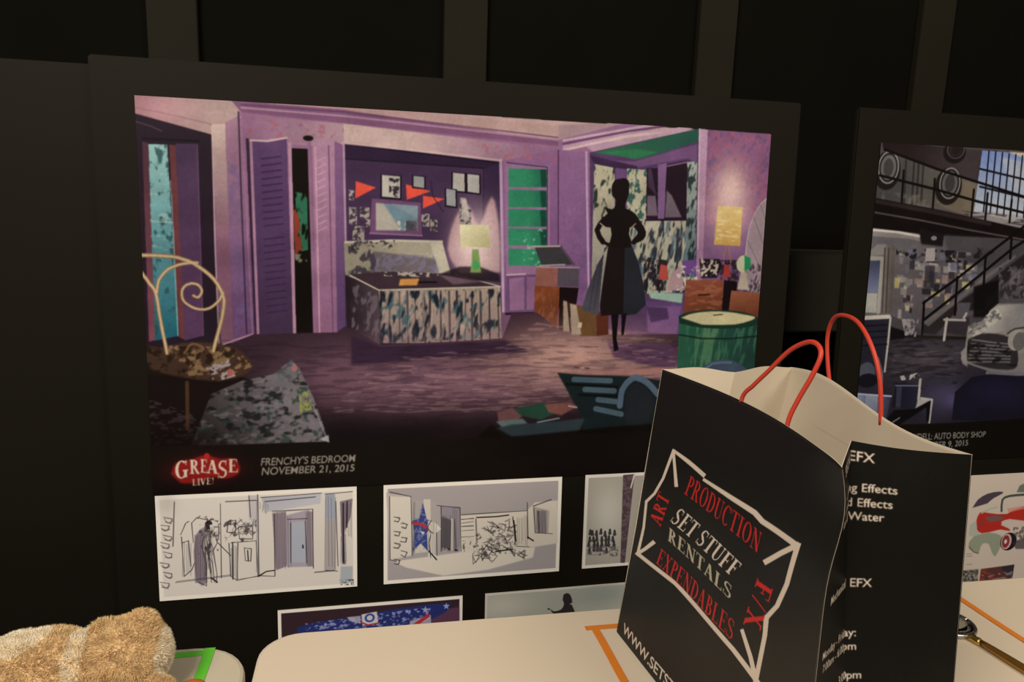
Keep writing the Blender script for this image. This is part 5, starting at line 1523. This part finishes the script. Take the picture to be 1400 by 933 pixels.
mount(b1, 'small_print', 'pen sketch of a hallway with an open door and two figures', 'hall_sketch', .002, .645+.0015, .33, .187)
mount(b1, 'small_print', 'pen sketch of a crowd indoors with a blue star at left', 'gym_sketch', .379, .645+.0015, .33, .187)
mount(b1, 'small_print', 'grey sketch of a small crowd, half hidden by the bag', 'stage_sketch', .755, .645, .33, .187)
mount(b1, 'small_print', 'print of a starry blue and purple banner', 'banner_sketch', .194, .868, .33, .187)
mount(b1, 'small_print', 'pale grey print of a dark figure seen from behind', 'figure_sketch', .567, .868, .33, .187)
b2 = board('black display board at the right, with the grey garage picture and red car print', 1.272, 2.487, -.0575, 0)
mount(b2, 'large_print', 'large grey garage painting with stairs, blue window and a covered car', 'garage', 1.325, .006, 1.09, .645, rough=.4)
mount(b2, 'small_print', 'white print of a red car with green parts', 'car_sketch', 1.52, .687, .743, .429)
b3 = board('plain black display board at the far left, behind the middle board', -1.15, -.02, -.046, -.016)

# ------------------------------------------------------------------ paper shopping bag
bag = thing('shopping_bag', 'black paper shopping bag with red cord handles and white diamond lettering', 'bag', (.50, .74, .7505))
A1 = Vector((.452, .572, 1.138)); L1 = Vector((.444, .967, 1.14)); F1 = Vector((.507, .632, 1.14)); B1 = Vector((.603, .577, 1.14)); D1 = Vector((.655, .965, 1.14)); G1 = Vector((.545, .94, 1.14))
zb = .7518
A0 = Vector((.420, .528, zb)); L0 = Vector((.383, .926, zb)); B0 = Vector((.612, .553, zb)); D0 = Vector((.583, .952, zb))
F0 = A0*.66+B0*.34+Vector((0, .004, 0)); G0 = (L0+D0)/2
def bumpA(t): return .012*math.exp(-((t-.12)/.12)**2)-.012*math.exp(-1)*(1-t)
def crumple(s, t, k): return .0022*math.sin(7*s+5*t+k)*math.sin(9*t-4*s+2*k)*min(1, t*4)*math.sin(math.pi*s)
def f_front(s, t):
    p = L1.lerp(A1, s).lerp(L0.lerp(A0, s), t)
    x = .026*max(0, math.sin(math.pi*s))*(1-t)**2.2+bumpA(t)*s**3+crumple(s, t, 1)+.0045*max(0, 1-abs(t-.6)/.4)*math.sin(math.pi*min(1, s*1.2+.05))**.5 if 0 <= s <= 1 else 0
    if s > .95: p = p+Vector((0, 0, -.002*((s-.95)/.05)**1.3*max(0, 1-t/.05)))
    return p+Vector((x, 0, 0))
def f_side(a_, t):
    h = .46; A = A1.lerp(A0, t)+Vector((bumpA(t), 0, 0)); B = B1.lerp(B0, t); F = F1.lerp(F0, t)+Vector((-.002, .004, 0))*math.sin(math.pi*t)
    if a_ < h:
        p = A.lerp(F, a_/h)
        if a_ < .2: p = p+Vector((0, 0, -.002*(1-a_/.2)**1.5*max(0, 1-t/.05)))
        return p
    q = (a_-h)/(1-h); return F.lerp(B, q)+Vector((0, .006*math.sin(math.pi*q)*(1-t)+crumple(q, t, 3)*.8, -.004*math.sin(math.pi*q)*max(0, 1-t/.1)))
def f_back(s, t):   # B -> D
    p = B1.lerp(D1, s).lerp(B0.lerp(D0, s), t); lift = .003*math.sin(math.pi*s)-.009*math.sin(2*math.pi*s)
    return p+Vector((-.007*math.sin(math.pi*s)*(1-t)+crumple(s, t, 5), 0, lift*max(0, 1-t/.1)))
def f_left(s, t):   # D -> L
    D, L, G = D1.lerp(D0, t), L1.lerp(L0, t), G1.lerp(G0, t)
    p = D.lerp(G, s/.5) if s < .5 else G.lerp(L, (s-.5)/.5)
    return p+Vector((0, 0, .005*math.sin(2*math.pi*s)**2*max(0, 1-t/.1)))
CEN = Vector((.52, .76, 0))
def panel(name, fn, ns, nt, m_out, breaks=()):
    S = sorted(set([i/ns for i in range(ns+1)]+list(breaks))); T = [0, .012, .03, .05]+[.05+.95*i/nt for i in range(1, nt+1)]
    V = []; n = len(S); eps = 1e-3
    for sgn in (0, 1):
        for t in T:
            for s in S:
                p = fn(s, t)
                if sgn:
                    du = fn(min(s+eps, 1), t)-fn(max(s-eps, 0), t); dv = fn(s, min(t+eps, 1))-fn(s, max(t-eps, 0)); nr = du.cross(dv).normalized()
                    mid = fn(s, t); c_ = CEN.copy(); c_.z = mid.z
                    if nr.dot(c_-mid) < 0: nr = -nr
                    p = p+nr*.0007
                V.append(p)
    O = n*len(T); Fc = []; mi = []
    c_ = fn(.25, .5); d_ = (fn(.26, .5)-fn(.24, .5)).cross(fn(.25, .52)-fn(.25, .48)); flip = d_.dot(Vector((CEN.x, CEN.y, c_.z))-c_) > 0
    for j in range(len(T)-1):
        for i in range(n-1):
            q = (j*n+i, j*n+i+1, (j+1)*n+i+1, (j+1)*n+i)
            a_ = q[::-1] if flip else q; b_ = tuple(O+x for x in a_[::-1])
            Fc += [a_, b_]; mi += [0, 1]
    for i in range(n-1): Fc.append((i, i+1, O+i+1, O+i)); mi.append(1)
    me = data(name, V, Fc); me.materials.append(m_out); me.materials.append(m_paper); me.polygons.foreach_set('material_index', mi)
    l = me.uv_layers.new(name='UVMap')
    for lp in me.loops:
        k = lp.vertex_index % O; l.data[lp.index].uv = (S[k % n], 1-T[k//n])
    me.polygons.foreach_set('use_smooth', [name != 'side_gusset']*len(me.polygons))
    return link(name, me, None, bag)
BAGG = 1.0
m_face = mat('bag_face_print', (.02, .02, .02), .42, spec=.45, image=picture('bag_face', BAGG*.9, 2), bump=(14, .2, .003))
m_side = mat('bag_side_print', (.02, .02, .02), .5, spec=.2, image=picture('bag_side', BAGG*.9, 3), bump=(14, .2, .003))
fp = panel('front_panel', f_front, 32, 26, m_face); fp['label'] = 'broad panel with red and white lettering inside a hand-drawn white border'
sp = panel('side_gusset', f_side, 24, 26, m_side, (.46,)); sp['label'] = 'narrow folded side with white lettering'
panel('back_panel', f_back, 32, 22, m_black); panel('side_gusset', f_left, 24, 22, m_black, (.5,))
link('base', data('base', [L0+Vector((0, 0, -.001)), A0+Vector((0, 0, -.001)), B0+Vector((0, 0, -.001)), D0+Vector((0, 0, -.001))], [(0, 1, 2, 3)]), m_black, bag)
h1 = [(.474, .797, 1.100), (.475, .796, 1.142), (.478, .778, 1.163), (.484, .759, 1.185), (.491, .732, 1.215), (.495, .706, 1.23), (.496, .689, 1.23), (.493, .678, 1.22), (.487, .681, 1.197), (.480, .690, 1.169), (.475, .697, 1.141), (.474, .699, 1.100)]
h2 = [(.640, .848, 1.128), (.6375, .859, 1.166), (.636, .865, 1.206), (.631, .85, 1.233), (.625, .821, 1.242), (.617, .782, 1.238), (.612, .748, 1.215), (.613, .729, 1.179), (.6165, .722, 1.126)]
for hp in (h1, h2): link('handle', tube('handle', spline(hp), .0027, 10), m_red, bag, True)
def patch(fn, s0, s1, t0, t1, inward):
    V = []; Fc = []; n = 10
    for j in range(5):
        for i in range(n+1):
            p = fn(s0+(s1-s0)*i/n, t0+(t1-t0)*j/4); V.append(p+Vector(inward)*.0011)
    for j in range(4):
        for i in range(n): k = j*(n+1)+i; Fc.append((k, k+1, k+n+2, k+n+1))
    me = data('handle_patch', V, Fc); o = link('handle_patch', me, m_paper, bag, True)
    return o
patch(f_back, .30, .78, .035, .15, (-1, 0, 0)); patch(f_front, .35, .75, .035, .15, (1, 0, 0))

# ------------------------------------------------------------------ magnifying glass
mg = thing('magnifying_glass', 'gold-handled magnifying glass with silver rim lying right of the shopping bag', 'magnifying glass', (.90, .86, .7505))
hd = Vector((.11, -.994, 0)).normalized(); c0 = Vector((0.9004, 0.8588, .7545)); Rm = .036
ringp = [c0+Vector((math.cos(i*math.pi/24)*Rm, math.sin(i*math.pi/24)*Rm, 0)) for i in range(49)]
link('rim', tube('rim', ringp, .0035, 10), m_silver, mg, True)
V = [c0+Vector((0, 0, .0022))]; n = 48; Fc = []
for k, (r_, z_) in enumerate(((.018, .0018), (.0345, .0006), (.0345, -.0006), (.018, -.0018))):
    V += [c0+Vector((math.cos(i*2*math.pi/n)*r_, math.sin(i*2*math.pi/n)*r_, z_)) for i in range(n)]
V.append(c0+Vector((0, 0, -.0022)))
for i in range(n):
    j = (i+1) % n; Fc.append((0, 1+i, 1+j))
    for k in range(3): Fc.append((1+k*n+i, 1+(k+1)*n+i, 1+(k+1)*n+j, 1+k*n+j))
    Fc.append((1+3*n+i, 4*n+1, 1+3*n+j))
link('lens', data('lens', V, Fc), m_glass, mg, True)
s0 = c0+hd*(Rm+.001); pr = [(0, .004), (.004, .0075), (.009, .0055), (.014, .0065), (.020, .005)]
link('ferrule', tube('ferrule', [s0+hd*a_ for a_, _ in pr], 0, 14, [r_ for _, r_ in pr]), m_gold, mg, True)
pr = [(.018, .0045), (.03, .0052), (.06, .0062), (.09, .0068), (.115, .0064), (.125, .003)]
link('handle', tube('handle', [s0+hd*a_+Vector((0, 0, .0012)) for a_, _ in pr], 0, 14, [r_ for _, r_ in pr]), m_hand, mg, True)

# ------------------------------------------------------------------ plush bear
bear = thing('plush_bear', 'tan plush teddy bear lying on its belly on the greyish table', 'toy', (-.38, .89, .750))
EL = [((-.272, .902, .812), (.050, .050, .054)), ((-.256, .905, .806), (.031, .036, .036)), ((-.258, .918, .853), (.019, .013, .019)), ((-.300, .915, .845), (.021, .014, .018)),
      ((-.365, .905, .800), (.062, .056, .052)), ((-.395, .905, .799), (.050, .058, .050)), ((-.325, .903, .800), (.03, .045, .045)),
      ((-.272, .850, .782), (.045, .020, .020)), ((-.232, .857, .784), (.024, .019, .019)), ((-.455, .868, .780), (.060, .032, .030)), ((-.450, .935, .780), (.058, .030, .030)), ((-.515, .866, .788), (.026, .026, .036)), ((-.508, .938, .788), (.025, .025, .036)), ((-.33, .955, .776), (.05, .018, .022))]
bm = bmesh.new()
for c, r in EL:
    g = bmesh.ops.create_icosphere(bm, subdivisions=3, radius=1)
    for v in g['verts']: v.co = Vector((v.co.x*r[0]+c[0], v.co.y*r[1]+c[1], v.co.z*r[2]+c[2]))
me = bpy.data.meshes.new('bear_raw'); bm.to_mesh(me); bm.free()
tmp = bpy.data.objects.new('bear_raw', me); COL.objects.link(tmp)
for v in me.vertices: v.co.z = .751+(v.co.z-.751)*.83
rm = tmp.modifiers.new('r', 'REMESH'); rm.mode = 'VOXEL'; rm.voxel_size = .0042
sm = tmp.modifiers.new('s', 'SMOOTH'); sm.iterations = 6; sm.factor = .5
bpy.context.view_layer.update()
me2 = bpy.data.meshes.new_from_object(tmp.evaluated_get(bpy.context.evaluated_depsgraph_get())); bpy.data.objects.remove(tmp)
for v in me2.vertices: v.co.z = max(v.co.z, .7515)
body = link('body', me2, m_fur, bear, True)
me2.calc_loop_triangles()
co = np.array([v.co[:] for v in me2.vertices]); tr = np.array([t.vertices[:] for t in me2.loop_triangles])
a_, b_, c_ = co[tr[:, 0]], co[tr[:, 1]], co[tr[:, 2]]; nr = np.cross(b_-a_, c_-a_); ar = np.linalg.norm(nr, axis=1); nr /= ar[:, None]+1e-12
rs = np.random.RandomState(5); N = 95000; idx = rs.choice(len(tr), N, p=ar/ar.sum()); q = rs.rand(N, 2); fl = q.sum(1) > 1; q[fl] = 1-q[fl]
P = a_[idx]+(b_-a_)[idx]*q[:, :1]+(c_-a_)[idx]*q[:, 1:]; Nn = nr[idx]; keep = P[:, 2] > .754; P, Nn = P[keep], Nn[keep]; N = len(P)
cl = np.stack([np.sin(P[:, 0]*260+P[:, 1]*120+3*np.sin(P[:, 2]*200)), np.sin(P[:, 1]*240+P[:, 2]*150), np.cos(P[:, 2]*230+P[:, 0]*140)-.4], 1)
d = Nn+cl*.38+rs.randn(N, 3)*.35; d /= np.linalg.norm(d, axis=1)[:, None]; Ln = (.0038+.0025*rs.rand(N))[:, None]
sd = np.cross(d, rs.randn(N, 3)); sd /= np.linalg.norm(sd, axis=1)[:, None]
tip = P+d*Ln; V = np.empty((N*3, 3)); V[0::3] = P-sd*.0006; V[1::3] = P+sd*.0006; V[2::3] = tip; V[:, 2] = np.maximum(V[:, 2], .7512)
fm = bpy.data.meshes.new('fur'); fm.vertices.add(N*3); fm.vertices.foreach_set('co', V.astype(np.float32).ravel()); fm.loops.add(N*3); fm.loops.foreach_set('vertex_index', np.arange(N*3, dtype=np.int32))
fm.polygons.add(N); fm.polygons.foreach_set('loop_start', np.arange(0, N*3, 3, dtype=np.int32)); fm.update(calc_edges=True)
def inE(P, c, r): return (((P-np.array(c))/np.array(r))**2).sum(1) < 1
tan = np.array([.80, .60, .34]); cream = np.array([.88, .81, .67]); dark = np.array([.60, .41, .20])
n3 = (np.sin(P[:, 0]*90+2*np.sin(P[:, 2]*80))*np.sin(P[:, 2]*110+P[:, 1]*60)+1)/2
colr = tan[None]*(.75+.35*rs.rand(N))[:, None]; colr = colr*(1-.35*n3[:, None])+dark[None]*.35*n3[:, None]
crm = inE(P, (-.226, .902, .802), (.023, .038, .029)) | inE(P, (-.327, .90, .82), (.011, .09, .05)) | inE(P, (-.405, .915, .838), (.045, .05, .022))
colr[crm] = cream[None]*(.95+.12*rs.rand(crm.sum()))[:, None]
att = fm.color_attributes.new('tint', 'FLOAT_COLOR', 'POINT'); cc = np.ones((N*3, 4), np.float32); cc[:, :3] = np.repeat(colr, 3, axis=0); att.data.foreach_set('color', cc.ravel())
fo = link('fur', fm, m_furs, bear); fo['kind'] = 'stuff'
def ball(name, c, r, m, parent):
    bm = bmesh.new(); g = bmesh.ops.create_icosphere(bm, subdivisions=3, radius=1)
    for v in bm.verts: v.co = Vector((v.co.x*r[0]+c[0], v.co.y*r[1]+c[1], v.co.z*r[2]+c[2]))
    me = bpy.data.meshes.new(name); bm.to_mesh(me); bm.free(); return link(name, me, m, parent, True)
ball('nose', (-.236, .938, .796), (.007, .006, .005), m_nose, bear); ball('eye', (-.252, .942, .818), (.004, .004, .004), m_nose, bear)

# ------------------------------------------------------------------ small orange object by the bear's paw
oo = thing('toy_ball', 'small orange-brown round soft object on the green tape by the bear paw', 'toy', (-.201, .886, .7505))
bm = bmesh.new(); bmesh.ops.create_uvsphere(bm, u_segments=28, v_segments=16, radius=1)
for v in bm.verts:
    an = math.atan2(v.co.y, v.co.x); k = 1+.05*math.cos(6*an)*(1-abs(v.co.z))
    v.co = Vector((v.co.x*.019*k-.195, v.co.y*.017*k+.876, v.co.z*.0110+.7615))
me = bpy.data.meshes.new('soft_shell'); bm.to_mesh(me); bm.free(); link('soft_shell', me, m_orangetoy, oo, True)
link('seam', tube('seam', [(-.195+.0192*math.cos(i*math.pi/16), .876+.0172*math.sin(i*math.pi/16), .7615) for i in range(33)], .0009, 6), m_hand, oo, True)
